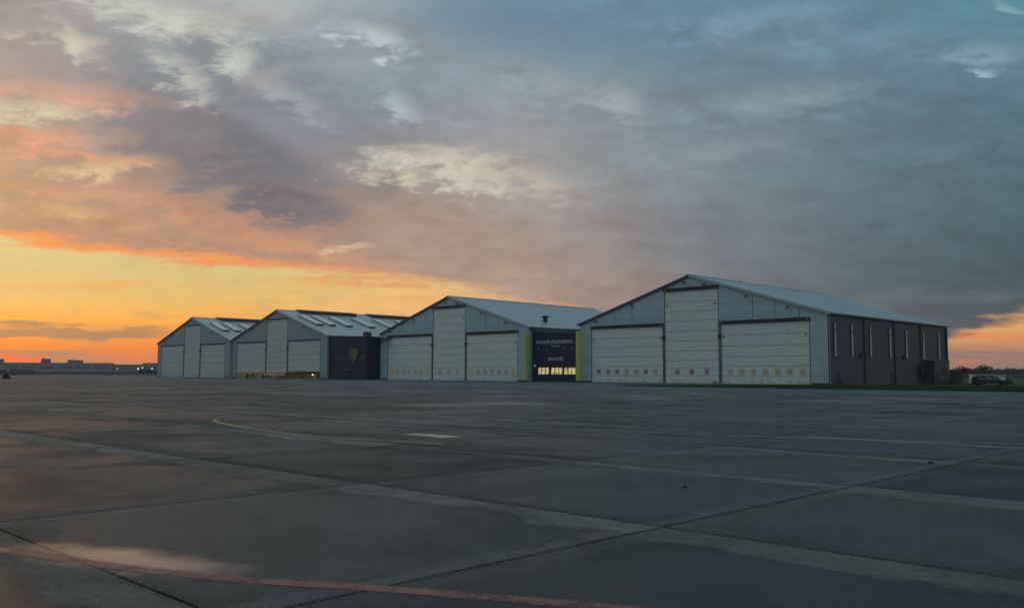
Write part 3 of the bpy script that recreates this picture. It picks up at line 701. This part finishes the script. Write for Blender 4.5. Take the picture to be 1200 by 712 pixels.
        sp_ = g.m('ADD', g.mr(wet, 0, 1, .06, .17, False), g.m('MULTIPLY', pud, .5)); g.put(b.inputs['Coat Weight'], g.m('MULTIPLY', pud, .85)); b.inputs['Coat Roughness'].default_value = .16
        g.put(b.inputs['Specular IOR Level'], sp_)
        hgt = g.m('ADD', g.m('MULTIPLY', n_fine, .0022), g.m('MULTIPLY', n_vf, .0010))
        hgt = g.m('ADD', hgt, g.m('MULTIPLY', n_big, .016)); hgt = g.m('SUBTRACT', hgt, g.m('MULTIPLY', joint, .012))
        bn = g.new('ShaderNodeBump'); bn.inputs['Strength'].default_value = .55; bn.inputs['Distance'].default_value = 1.0
        g.put(bn.inputs['Height'], g.m('MULTIPLY', hgt, g.mr(pud, 0, 1, 1, .35))); g.put(b.inputs['Normal'], bn.outputs[0])
    elif kind == 'asphalt':
        n1 = g.noise(P, .12, 5, .6); n2 = g.noise(P, 30, 3, .6)
        base = g.mix(g.mr(n1, .3, .7), (.060,.078,.094), (.082,.10,.115)); base = g.mix(1.0, base, g.mr(n2, .25, .75, .85, 1.15), 'MULTIPLY')
        g.put(b.inputs['Base Color'], base); b.inputs['Roughness'].default_value = .6; b.inputs['Specular IOR Level'].default_value = .3
        bn = g.new('ShaderNodeBump'); bn.inputs['Distance'].default_value = .01; g.put(bn.inputs['Height'], n2); g.put(b.inputs['Normal'], bn.outputs[0])
    else:
        n1 = g.noise(P, .05, 6, .6); n2 = g.noise(P, 1.5, 5, .65)
        base = g.mix(g.mr(n1, .3, .7), (.030,.050,.016), (.060,.075,.024)); base = g.mix(1.0, base, g.mr(n2, .25, .75, .6, 1.3), 'MULTIPLY')
        g.put(b.inputs['Base Color'], base); b.inputs['Roughness'].default_value = .9; b.inputs['Specular IOR Level'].default_value = .1
        bn = g.new('ShaderNodeBump'); bn.inputs['Distance'].default_value = .08; g.put(bn.inputs['Height'], n2); g.put(b.inputs['Normal'], bn.outputs[0])
    return m
def sheet(name, pts, z, m):
    bm = bmesh.new(); f = bm.faces.new([bm.verts.new((p[0], p[1], z)) for p in pts])
    if f.normal.z < 0: f.normal_flip()
    bm.normal_update()
    if f.normal.z < 0: f.normal_flip()
    me = bpy.data.meshes.new(name); bm.to_mesh(me); bm.free(); me.materials.append(m)
    o = bpy.data.objects.new(name, me); C.objects.link(o); return tag(o, kind='structure')
M_grass = ground_mat('field_grass', 'grass')
S = 9000
sheet('ground', [(-S,-S),(S,-S),(S,S),(-S,S)], -.03, M_grass)
def AP(p, q):   # p across the apron (depth direction), q along it, from the world origin in hangar axes
    return DY*p+FX*q
def SD(s, d): return HP[0]+FX*s+DY*d
sheet('apron', [SD(260,-420), SD(260,-68.5), SD(-700,-68.5), SD(-700,-420)], -.012, ground_mat('apron_concrete', 'apron'))
M_asph = ground_mat('taxiway_asphalt', 'asphalt')
sheet('taxiway', [SD(260,-68.5), SD(260,-44), SD(-700,-44), SD(-700,-68.5)], -.008, M_asph)
sheet('hangar_forecourt', [SD(44,-44), SD(51,-22), SD(52.6,-.5), SD(56.6,-.3), SD(56.6,60), SD(-420,60), SD(-420,-44)], -.004, M_asph)
# grass tufts on the strip beside the nearest hangar
def tufts(name, n, region, h0, h1):
    bm = bmesh.new()
    for _ in range(n):
        s, d = region()
        c = SD(s, d); hh = random.uniform(h0, h1)
        for k in range(3):
            a = random.uniform(0, math.pi*2); w_ = hh*.18; r_ = random.uniform(0, .18)
            dx, dy = math.cos(a), math.sin(a)
            bx, by = c.x+r_*math.cos(a*3), c.y+r_*math.sin(a*3)
            lean = random.uniform(-.4, .4)*hh
            bm.faces.new([bm.verts.new((bx-dx*w_, by-dy*w_, -.03)), bm.verts.new((bx+dx*w_, by+dy*w_, -.03)), bm.verts.new((bx+dy*lean, by+dx*lean, hh))])
    me = bpy.data.meshes.new(name); bm.to_mesh(me); bm.free(); me.materials.append(mat('grass_blade', (.045,.085,.018), .8, var=.4, vscale=.6, spec=.1))
    o = bpy.data.objects.new(name, me); C.objects.link(o)
    return o
def reg():
    while True:
        s = 44+random.random()**1.3*110; d = random.uniform(-44, 2 if s > 57 else -.5)
        if d < -22 and s < 44+(d+44)*.318: continue
        if d >= -22 and s < 51+(d+22)*.09: continue
        return s, d
tag(tufts('grass', 26000, reg, .08, .24), 'rough grass on the verge beside the nearest hangar', 'grass', kind='stuff')

# painted lines on the apron
def paint_mat(name, colr, wear, rough=.5):
    m = bpy.data.materials.new(name); m.use_nodes = True; g = N(m.node_tree); b = m.node_tree.nodes['Principled BSDF']
    tcn = g.new('ShaderNodeTexCoord'); P = tcn.outputs['Object']; across = g.xyz(tcn.outputs['UV'])[0]
    n = g.noise(P, 2.6, 7, .75); n2 = g.noise(P, 60, 4, .7); n3 = g.noise(P, .5, 3)
    c = g.mix(g.mr(n2, .3, .7), tuple(q*.75 for q in colr), colr)
    c = g.mix(g.mr(n3, .35, .65, 0, .45), c, (.11,.10,.095))
    g.put(b.inputs['Base Color'], c); b.inputs['Roughness'].default_value = rough
    al = g.mr(g.m('ADD', n, g.m('MULTIPLY', g.m('SUBTRACT', n2, .5), .5)), wear-.12, wear+.1, .12, .92)
    ed = g.m('ABSOLUTE', g.m('MULTIPLY_ADD', across, 2.0, -1.0))
    ed = g.mr(g.m('ADD', ed, g.m('MULTIPLY', g.m('SUBTRACT', n2, .5), .5)), 1.0, .45)
    g.put(b.inputs['Alpha'], g.m('MULTIPLY', al, ed)); return m
def spline(pts, n):
    out = []
    P = [Vector(pts[0])*2-Vector(pts[1])]+[Vector(p) for p in pts]+[Vector(pts[-1])*2-Vector(pts[-2])]
    for i in range(1, len(P)-2):
        for k in range(n):
            t = k/n; a, b_, c, d = P[i-1], P[i], P[i+1], P[i+2]
            out.append(.5*((2*b_)+(-a+c)*t+(2*a-5*b_+4*c-d)*t*t+(-a+3*b_-3*c+d)*t*t*t))
    out.append(P[-2]); return out
def line(name, pts, w_, m, z=-.008, label=None):
    pts = spline(pts, 8); bm = bmesh.new(); prev = None
    for i, p in enumerate(pts):
        t = (pts[min(i+1, len(pts)-1)]-pts[max(i-1, 0)]).normalized(); n = Vector((-t.y, t.x))
        a = bm.verts.new((*(p+n*w_/2), z)); b_ = bm.verts.new((*(p-n*w_/2), z))
        if prev: bm.faces.new([prev[0], prev[1], b_, a])
        prev = (a, b_)
    bmesh.ops.recalc_face_normals(bm, faces=bm.faces)
    for f in bm.faces:
        if f.normal.z < 0: f.normal_flip()
    uvl = bm.loops.layers.uv.new('across'); bm.verts.index_update()
    for f in bm.faces:
        for lp in f.loops: lp[uvl].uv = (lp.vert.index % 2, .5)
    me = bpy.data.meshes.new(name); bm.to_mesh(me); bm.free(); me.materials.append(m)
    o = bpy.data.objects.new(name, me); C.objects.link(o); return tag(o, kind='structure', label=label)
M_redl = paint_mat('red_line_paint', (.36,.060,.060), .45, .42)
M_yell = paint_mat('yellow_line_paint', (.62,.52,.22), .34)
M_yelw = paint_mat('worn_yellow_paint', (.45,.38,.24), .47)
M_whtl = paint_mat('white_line_paint', (.55,.55,.52), .42)
line('red_line', [(-9.5,9.6),(-6.5,8.75),(-4.6,8.12),(-3.6,7.62),(-2.75,7.25),(-1.95,6.98),(-1.0,6.76),(0,6.46),(.85,6.18),(2.4,5.6),(5,4.4)], .25, M_redl)
line('yellow_line', [(-10.3,30.6),(-9.6,29.0),(-7.4,25.6),(-5.4,23.2),(-3.2,21.5),(-1.6,20.5)], .19, M_yell)
line('yellow_line', [(-1.55,20.48),(0,19.9),(1.8,19.05),(3.6,18.5),(7.9,17.9),(14,17.4),(24,17)], .10, M_yelw)
line('white_line', [(-19,45),(-13.1,38.8),(-8.3,34.0),(-3.5,30),(0,27.2),(4.5,24.6),(10,22),(18,19.2)], .17, M_whtl)
line('white_patch', [(-2.75,23.9),(-2.2,23.4),(-1.5,22.6)], .95, paint_mat('patch_paint', (.66,.58,.34), .25))
for k, (q0, q1, pp) in enumerate([(-62,-48,38), (-66,-40,47), (-40,-22,56), (-90,-60,30), (-30,-8,62), (-20,4,44), (-8,14,34), (-50,-30,64), (8,34,52)]):
    a = AP(pp, q0); c = AP(pp, q1); line('white_dash', [(a.x,a.y),((a.x+c.x)/2,(a.y+c.y)/2),(c.x,c.y)], .22, M_whtl)

# flush lights and markers standing on the apron
def puck(loc, label, cat, top=M_black, r=.16, hh=.05, group=None):
    o = empty('inset_light', loc); tag(o, label, cat, group)
    b = MB(); b.lathe([(r,0),(r*.95,hh*.4),(r*.6,hh),(r*.2,hh*1.1)], 18); b.build('housing', M_black, o, True)
    b = MB(); b.quadbox(-r*.35, r*.35, -r*.72, -r*.5, hh*.35, hh*.8); b.build('lens', top, o); return o
def gp(x, y):
    r = ray(x, y); t = -EYE/r.z; return Vector((r.x*t, r.y*t, 0))
puck((2.5,12.8,-.012), 'small black inset light on the slab in front of the right hangar, the nearer one', 'inset light', r=.035, hh=.03, group='small inset lights on the apron')
puck((7.8,16.5,-.012), 'small black inset light beside the long diagonal joint, at the right', 'inset light', r=.055, hh=.035, group='small inset lights on the apron')
mk = empty('edge_marker', (*SD(47.5,-22.6)[:2], 0)); tag(mk, 'low black edge marker where the grass verge begins', 'marker')
b = MB(); b.lathe([(.34,0),(.3,.08),(.1,.12),(.1,.34),(.2,.38),(.18,.55),(.05,.62)], 14); b.build('body', M_black, mk)
mk = empty('edge_marker', (*gp(813,461.2)[:2], 0)); tag(mk, 'tiny white edge marker standing on the apron before the nearest hangar', 'marker')
b = MB(); b.lathe([(.10,0),(.09,.03),(.035,.05),(.035,.1),(.06,.11),(.055,.17),(.01,.19)], 14); b.build('body', M_white, mk)
rb = empty('extinguisher_box', L(W+.75, 3.1, 0, 0), -YAW); tag(rb, 'red extinguisher box by the first side door of the nearest hangar', 'extinguisher box')
b = MB(); b.quadbox(-.3, .3, -.35, .35, .1, .72, bevel=.05); b.build('body', M_red, rb); box('lid', M_red, rb, -.32, .32, -.37, .37, .722, .76); box('plinth', M_black, rb, -.26, .26, -.3, .3, -.02, .098)

# ------------------------------------------------------------------ the dark estate car on the grass
def car():
    p = gp(1160.5, 453); o = empty('parked_car', (p.x, p.y, -.02), R(-7))
    tag(o, 'dark estate car parked on the grass behind the nearest hangar', 'car')
    Ln = 5.0; hw = .93
    prof = [(-2.5,.45),(-2.52,.8),(-2.44,1.08),(-2.36,1.55),(-2.2,1.66),(-1.2,1.72),(.2,1.68),(.62,1.55),(1.35,1.05),(2.2,.92),(2.46,.74),(2.5,.45),(2.3,.3),(-2.35,.3)]
    wheels = ((-1.5,.36),(1.55,.36))
    # body: lofted sections across the width with tumblehome
    b = MB(); secs = []
    for t in (-1, -.93, -.6, 0, .6, .93, 1):
        sec = []
        for x_, z_ in prof:
            top = max(0, (z_-.95)/.8); y_ = t*hw*(1-.20*top*abs(t)); zz = z_-(.05 if abs(t) == 1 else 0)*(1 if z_ > .9 else -1); xx = x_*(1-.03*abs(t)**4)
            sec.append(b.bm.verts.new((xx, y_, zz)))
        secs.append(sec)
    n = len(prof)
    for A, B in zip(secs, secs[1:]):
        for i in range(n): b.bm.faces.new([A[i], A[(i+1) % n], B[(i+1) % n], B[i]])
    b.bm.faces.new(secs[0][::-1]); b.bm.faces.new(secs[-1])
    pm = mat('car_paint', (.006,.008,.014), .35, spec=.3, var=.05); b.build('body', pm, o, False)
    gm = mat('car_glass', (.02,.024,.03), .05, spec=.9, var=.02)
    for sy in (-1, 1):
        for x0, x1, x2, x3 in ((-2.2,-1.25,-1.25,-2.1), (-1.15,-.1,-.1,-1.15), (0.0,1.0,.45,0.0)):
            b = MB(); yb, yt = sy*(hw*.985+.006), sy*(hw*.865+.006)
            vs = [b.bm.verts.new(q) for q in ((x0,yb,1.1),(x1,yb,1.1),(x2,yt,1.54),(x3,yt,1.54))]; vs2 = [b.bm.verts.new((v.co.x, v.co.y-sy*.02, v.co.z)) for v in vs]
            b.bm.faces.new(vs); b.bm.faces.new(vs2[::-1])
            for i in range(4): b.bm.faces.new([vs[i], vs[(i+1)%4], vs2[(i+1)%4], vs2[i]])
            b.build('side_window', gm, o)
        b = MB(); b.quadbox(.75, .95, sy*hw-.02 if sy < 0 else sy*hw, sy*hw if sy < 0 else sy*hw+.02, 1.0, 1.05)
        b.quadbox(.78, .98, sy*(hw+.11)-.09, sy*(hw+.11)+.09, 1.02, 1.17, bevel=.02); b.build('wing_mirror', pm, o)
        box('sill_glint', mat('pale_glint', (.55,.53,.48), .25, metal=.6), o, -1.0, 1.0, min(sy*(hw+.012), sy*(hw+.03)), max(sy*(hw+.012), sy*(hw+.03)), .42, .50)  # pale strip painted as the light reflecting off the lower body side
        for x_, z_ in wheels:
            b = MB(); b.lathe([(.2,-.11),(.34,-.11),(.36,-.07),(.36,.07),(.34,.11),(.2,.11)], 22, (x_, sy*(hw-.08), z_), 'y'); w_ = b.build('wheel', M_black, o, False)
            b = MB(); b.lathe([(.21,-.02),(.2,.02),(.05,.03)], 14, (x_, sy*(hw+.03), z_), 'y'); b.build('rim', M_trim, w_)
        b = MB(); b.quadbox(2.36, 2.47, min(sy*.5, sy*.82), max(sy*.5, sy*.82), .68, .80, bevel=.02); b.build('headlight', M_slot, o)
        b = MB(); b.quadbox(-2.53, -2.44, min(sy*.62, sy*.84), max(sy*.62, sy*.84), .85, 1.1, bevel=.02); b.build('tail_light', M_red, o)
        box('roof_rail', M_metal, o, -1.9, .1, sy*.66-.02, sy*.66+.02, 1.73, 1.78)
car()

# ------------------------------------------------------------------ right-hand background
def leaf_mesh(name, n, fn, size, m):
    bm = bmesh.new()
    for _ in range(n):
        c, k = fn(); a = Vector((random.gauss(0,1), random.gauss(0,1), random.gauss(0,1))).normalized(); b_ = a.orthogonal().normalized(); e = a.cross(b_)
        s_ = size*random.uniform(.5, 1.3)*k
        bm.faces.new([bm.verts.new(c+b_*s_), bm.verts.new(c+e*s_*.7), bm.verts.new(c-b_*s_), bm.verts.new(c-e*s_*.7)])
    me = bpy.data.meshes.new(name); bm.to_mesh(me); bm.free(); me.materials.append(m); return me
M_leaf = mat('leaves', (.040,.066,.028), .7, var=.45, vscale=.5, spec=.15); M_bark = mat('bark', (.09,.075,.06), .9, var=.3)
def tree_proto(k, hgt, spread):
    o = empty('tree', (0,0,0)); b = MB(); b.tube((0,0,-.1), (.1,0,hgt*.45), hgt*.03, hgt*.018); 
    lobes = []
    for j in range(6):
        a = j*1.05+k; t = Vector((math.cos(a)*spread*.55, math.sin(a)*spread*.55, hgt*random.uniform(.5,.8)))
        b.tube((.05,0,hgt*random.uniform(.25,.42)), t, hgt*.012, hgt*.004, 6); lobes.append((t, random.uniform(.45,.7)*spread*.75))
    lobes.append((Vector((0,0,hgt*.82)), spread*.5))
    b.build('trunk', M_bark, o)
    def fn():
        c, r_ = random.choice(lobes); d = Vector((random.gauss(0,1), random.gauss(0,1), random.gauss(0,.75))).normalized()*r_*random.uniform(.45,1)**.5
        return c+d, 1
    me = leaf_mesh('crown', 1500, fn, hgt*.035, M_leaf); cr = bpy.data.objects.new('crown', me); C.objects.link(cr); cr.parent = o
    return o
protos = [tree_proto(k, 7+k*.8, 3.2+.3*k) for k in range(3)]
used = set()
def px_at(x, Y): r = ray(x, 440); return Vector((r.x/r.y*Y, Y, -.03))
trees = [ # x px, distance, height factor, label
 (1153,430,1.05,'tallest rounded tree standing up above the far hedge behind the car'), (1146,440,.75,'tree on the left shoulder of the tall rounded tree'), (1162,435,.72,'tree on the right shoulder of the tall rounded tree'),
 (1118,300,.62,'low tree just past the far corner of the dark side wall'), (1126,310,.66,'second low tree past the corner of the dark side wall'), (1134,420,.75,'tree between the corner trees and the tall rounded tree'),
 (1172,520,.82,'small tree over the right end of the car'), (1181,540,.80,'hazy tree just right of the car'), (1190,560,.78,'hazy tree near the right edge of the view'), (1199,520,.76,'hazy tree at the very right edge of the view'), (1208,560,.8,'tree outside the right edge of the view'),
 (166,560,.42,'small dark tree before the far low building, by the farthest hangar'), (174,570,.46,'small tree touching the corner of the farthest hangar'), (181,575,.42,'tree half hidden by the farthest hangar')]
for x, Y, k, lb in trees:
    j = random.randrange(3); p = protos[j]; o = p if j not in used else copy_tree(p); used.add(j)
    o.location = px_at(x, Y); o.rotation_euler.z = random.uniform(0, 6); o.scale = (k*1.35, k*1.35, k)
    tag(o, lb, 'tree', 'trees beyond the hangars')
for j in range(3):
    if j not in used:
        for ch in list(protos[j].children): bpy.data.objects.remove(ch)
        bpy.data.objects.remove(protos[j])
# far hedge and wood: one mass
def woods(name, x0, x1, Y, hmin, hmax, n, label):
    a, c = px_at(x0, Y), px_at(x1, Y)
    hs = [random.uniform(hmin, hmax) for _ in range(60)]
    def fn():
        t = random.random(); i = int(t*58); hh = hs[i]*(1-(t*58-i))+hs[i+1]*(t*58-i)
        p = a.lerp(c, t); return Vector((p.x, p.y+random.uniform(-12, 12), random.uniform(0, hh))), 1
    me = leaf_mesh(name, n, fn, Y*.0016, M_leaf); o = bpy.data.objects.new(name, me); C.objects.link(o)
    tag(o, label, 'woodland', kind='stuff')
woods('woodland', 1090, 1420, 620, 3.5, 5.5, 16000, 'hazy band of far woodland along the horizon at the right')
woods('hedge', -260, 186, 1000, 1.0, 2.2, 9000, 'dark low hedge line before the far terminal at the left')

# pale shed behind the car
sh = empty('shed', px_at(1157, 210), R(-12)); tag(sh, 'small pale flat roofed shed behind the parked car', 'shed')
b = MB(); b.quadbox(-3.4, 3.4, -2, 2, 0, 2.0); b.build('wall', M_white, sh); b = MB(); b.quadbox(-3.6, 3.6, -2.2, 2.2, 2.002, 2.15); b.build('roof', M_metal, sh)
box('door', M_metal, sh, -2.4, -1.5, -2.05, -2.002, 0, 1.9); box('window', M_paneg, sh, .6, 1.9, -2.05, -2.002, .9, 1.6)
# mesh fence leaving the corner of the nearest hangar
fa, fb = SD(57.6, 58), SD(84, 63)
fn_ = empty('fence', (fa.x, fa.y, 0), math.atan2((fb-fa).y, (fb-fa).x)); tag(fn_, 'grey mesh fence between the nearest hangar and the parked car', 'fence')
FL = (fb-fa).length; nP = 9
for j in range(nP):
    x = FL*j/(nP-1); b = MB(); b.tube((x,0,-.05), (x,0,2.3), .05, n=6); b.build('post', M_metal, fn_)
b = MB()
for j in range(int(FL/.22)): x = .1+j*.22; b.quadbox(x-.012, x+.012, -.012, .012, .05, 2.15)
for z in (.1,.8,1.5,2.15): b.quadbox(0, FL, .013, .03, z-.015, z+.015)
b.build('mesh_panel', M_metal, fn_)
# bushes at the foot of the wall and fence
bushes = [(58.6,54.0,1.5,2.6,'tall scrubby bush at the far corner of the dark side wall'), (59.4,50.2,1.0,1.2,'low bush against the lean-to of the nearest hangar'), (62.5,56.2,1.1,1.3,'bush before the mesh fence, nearest the wall'),
          (67.5,57.8,1.0,1.0,'small bush halfway along the mesh fence'), (73,59,1.1,1.1,'bush by the mesh fence, nearest the car')]
for s, d, r_, hh, lb in bushes:
    o = empty('bush', (*SD(s, d)[:2], -.03)); tag(o, lb, 'bush', 'bushes around the end of the nearest hangar')
    def fn():
        v = Vector((random.gauss(0,1), random.gauss(0,1), abs(random.gauss(0,1)))).normalized()*random.uniform(.3,1)**.5
        return Vector((v.x*r_, v.y*r_, v.z*hh)), 1
    me = leaf_mesh('foliage', 900, fn, .11, M_leaf); f = bpy.data.objects.new('foliage', me); C.objects.link(f); f.parent = o
    b = MB()
    for k in range(5): a = k*1.3; b.tube((0,0,0), (math.cos(a)*r_*.5, math.sin(a)*r_*.5, hh*.7), .03, .01, 5)
    b.build('stems', M_bark, o)

# ------------------------------------------------------------------ left-hand background: far terminal, vehicles, lamps
M_far = mat('terminal_wall', (.19,.20,.185), .6, var=.15, vscale=.02); M_farr = mat('terminal_roof', (.10,.09,.09), .7)
def far_building(name, x0, x1, Y, ytop, label, blocks=(), cat='building', base=439.3, sink=0):
    a = px_at(x0, Y); c = px_at(x1, Y); wd = c.x-a.x
    hh = (438.6+1.6*FPX/Y+.6-ytop)*Y/FPX
    o = empty(name, (a.x, Y, -.03)); tag(o, label, cat)
    b = MB(); b.quadbox(0, wd, 0, 16, 0, hh); b.build('wall', M_far, o)
    rr = MB(); rr.quadbox(-1, wd+1, -1.5, 17, hh+.01, hh+.5); ro = rr.build('roof', M_farr, o)
    nb = max(3, int(wd/9)); nb = min(nb, 26)
    for k in range(nb):
        x = wd*(k+.5)/nb; f = box('window', M_trim, o, x-wd/nb*.38, x+wd/nb*.38, -.12, -.02, hh*.42, hh*.72)
        for q in (-.2, .2): box('mullion', M_far, f, x+q*wd/nb-.15, x+q*wd/nb+.15, -.18, -.122, hh*.42, hh*.72)
    for xa, xb, yt in blocks:
        A, B = px_at(xa, Y).x-a.x, px_at(xb, Y).x-a.x; h2 = (438.6+1.6*FPX/Y+.6-yt)*Y/FPX
        b = MB(); b.quadbox(A, B, 1, 5, hh+.52, h2); b.quadbox(A+(B-A)*.2, A+(B-A)*.3, 2, 4, h2+.01, h2+1.0); b.build('plant_room', M_farr, ro)
    return o
far_building('terminal_building', -420, 128, 1400, 428.4, 'long low terminal with dark rooftop blocks on the sunset horizon', ((-60,2,423.8), (47,57,423.3), (78,95,424.8)))
far_building('office_building', 129, 166, 1250, 430.0, 'low pale building with lamps before it, left of the farthest hangar')
far_building('cargo_building', 167, 240, 1200, 428.2, 'low dark building half hidden behind the farthest hangar')
def truck(x, Y, label, ln, hh):
    o = empty('parked_truck', px_at(x, Y)); tag(o, label, 'truck', 'trucks parked far off at the left')
    m = mat('truck_body', (.06,.07,.065), .5)
    b = MB(); b.quadbox(0, ln*.74, -1.2, 1.2, .9, hh, bevel=.08); b.build('box_body', m, o)
    b = MB(); b.prism([(ln*.76,.5),(ln,.5),(ln,1.5),(ln*.93,hh*.8),(ln*.76,hh*.8)], 'y', -1.15, 1.15); cb = b.build('cab', m, o)
    box('windscreen', M_black, cb, ln*.80, ln*.92, -1.17, -1.152, 1.5, hh*.74)
    box('chassis', M_black, o, .1, ln*.98, -.9, .9, .45, .7)
    for q in (.12, .3, .86):
        for sy in (-1.05, 1.05): b = MB(); b.lathe([(.45,-.14),(.48,0),(.45,.14)], 14, (ln*q, sy, .48), 'y'); b.build('wheel', M_black, o)
truck(12, 560, 'dark box truck parked far off at the left edge, leftmost of three', 9, 3.6)
truck(24, 600, 'dark box truck parked far off, middle of three', 10, 3.4)
truck(-6, 520, 'dark box truck cut by the left edge of the view', 8, 3.2)
for j, (x, y, r_, lb) in enumerate([(137,434.4,.62,'leftmost of the four bright lamps before the far low building'), (161.7,434.2,.75,'brightest lamp before the far low building, second from the left'), (166.8,432.9,.55,'lamp close beside the brightest one, set slightly higher'), (178,433.8,.6,'bright lamp nearest the farthest hangar')]):
    Y = 900; o = empty('apron_lamp', px_at(x, Y)); tag(o, lb, 'lamp', 'bright lamps far off at the left'); zz = (438.8-y)*Y/FPX+1.6
    b = MB(); b.tube((0,0,0), (0,0,zz-r_), .12, .08); b.quadbox(-.9,.9,-.1,.1,zz-r_-.02,zz-r_+.1); b.build('mast', M_metal, o)
    b = MB(); b.lathe([(r_*.4,-.35),(r_,-.3),(r_,.3),(r_*.4,.35)], 14, (0,-.2,zz), 'y'); b.build('lamp_head', mat('lamp_glass%s' % ('' if j != 0 else '_dim'), (.8,.8,.8), .3, emit=(1,.95,.85), estr=1.3 if j else .5), o)
o = empty('bush', gp(7, 443.4)); tag(o, 'lone dark bush at the left edge beyond the apron', 'bush')
def fn():
    v = Vector((random.gauss(0,1), random.gauss(0,1), abs(random.gauss(0,1)))).normalized()*random.uniform(.3,1)**.5
    return Vector((v.x*.9, v.y*.9, v.z*1.2)), 1
me = leaf_mesh('foliage', 700, fn, .12, M_leaf); f = bpy.data.objects.new('foliage', me); C.objects.link(f); f.parent = o
b = MB()
for k in range(4): b.tube((0,0,0), (math.cos(k*1.6)*.4, math.sin(k*1.6)*.4, .9), .03, .01, 5)
b.build('stems', M_bark, o)

# ------------------------------------------------------------------ air
HAZE = 0.00020
if HAZE:
    b = MB(); b.quadbox(-1900, 1900, -300, 1900, -1.2, 46)
    hz = b.build('haze', None); hz.data.materials.clear()
    m = bpy.data.materials.new('air'); m.use_nodes = True; nt = m.node_tree; nt.nodes.remove(nt.nodes['Principled BSDF'])
    pv = nt.nodes.new('ShaderNodeVolumePrincipled'); pv.inputs['Density'].default_value = HAZE; pv.inputs['Color'].default_value = (.85,.88,.95,1)
    nt.links.new(pv.outputs[0], nt.nodes['Material Output'].inputs['Volume']); hz.data.materials.append(m)
    tag(hz, 'thin evening haze over the airfield', 'haze', kind='stuff')

# ------------------------------------------------------------------ camera and render
cam = bpy.data.cameras.new('camera'); co = bpy.data.objects.new('camera', cam); C.objects.link(co); sc.camera = co
cam.sensor_fit = 'HORIZONTAL'; cam.sensor_width = 36; cam.lens = FPX/1200*36; cam.clip_start = .1; cam.clip_end = 30000
cam.shift_y = -(356-PY)/1200
co.location = (0,0,EYE)
f_ = Vector((0, math.cos(PITCH), math.sin(PITCH))); up = Vector((0, -math.sin(PITCH), math.cos(PITCH))); rt = Vector((1,0,0))
# roll as fitted: image-right and image-up turned by ROLL about the view axis
cr, sr = math.cos(ROLL), math.sin(ROLL)
r2 = rt*cr - up*sr; u2 = rt*sr + up*cr
Mx = Matrix((r2, u2, -f_)).transposed().to_4x4(); Mx.translation = co.location
co.matrix_world = Mx
sc.render.engine = 'CYCLES'; sc.cycles.use_denoising = True
sc.cycles.max_bounces = 6; sc.cycles.volume_bounces = 0
sc.cycles.sample_clamp_indirect = 6
try: sc.world.cycles.sampling_method = 'MANUAL'; sc.world.cycles.sample_map_resolution = 512
except Exception: pass
sc.view_settings.view_transform = 'Standard'; sc.view_settings.look = 'None'; sc.view_settings.exposure = 0; sc.view_settings.gamma = 1
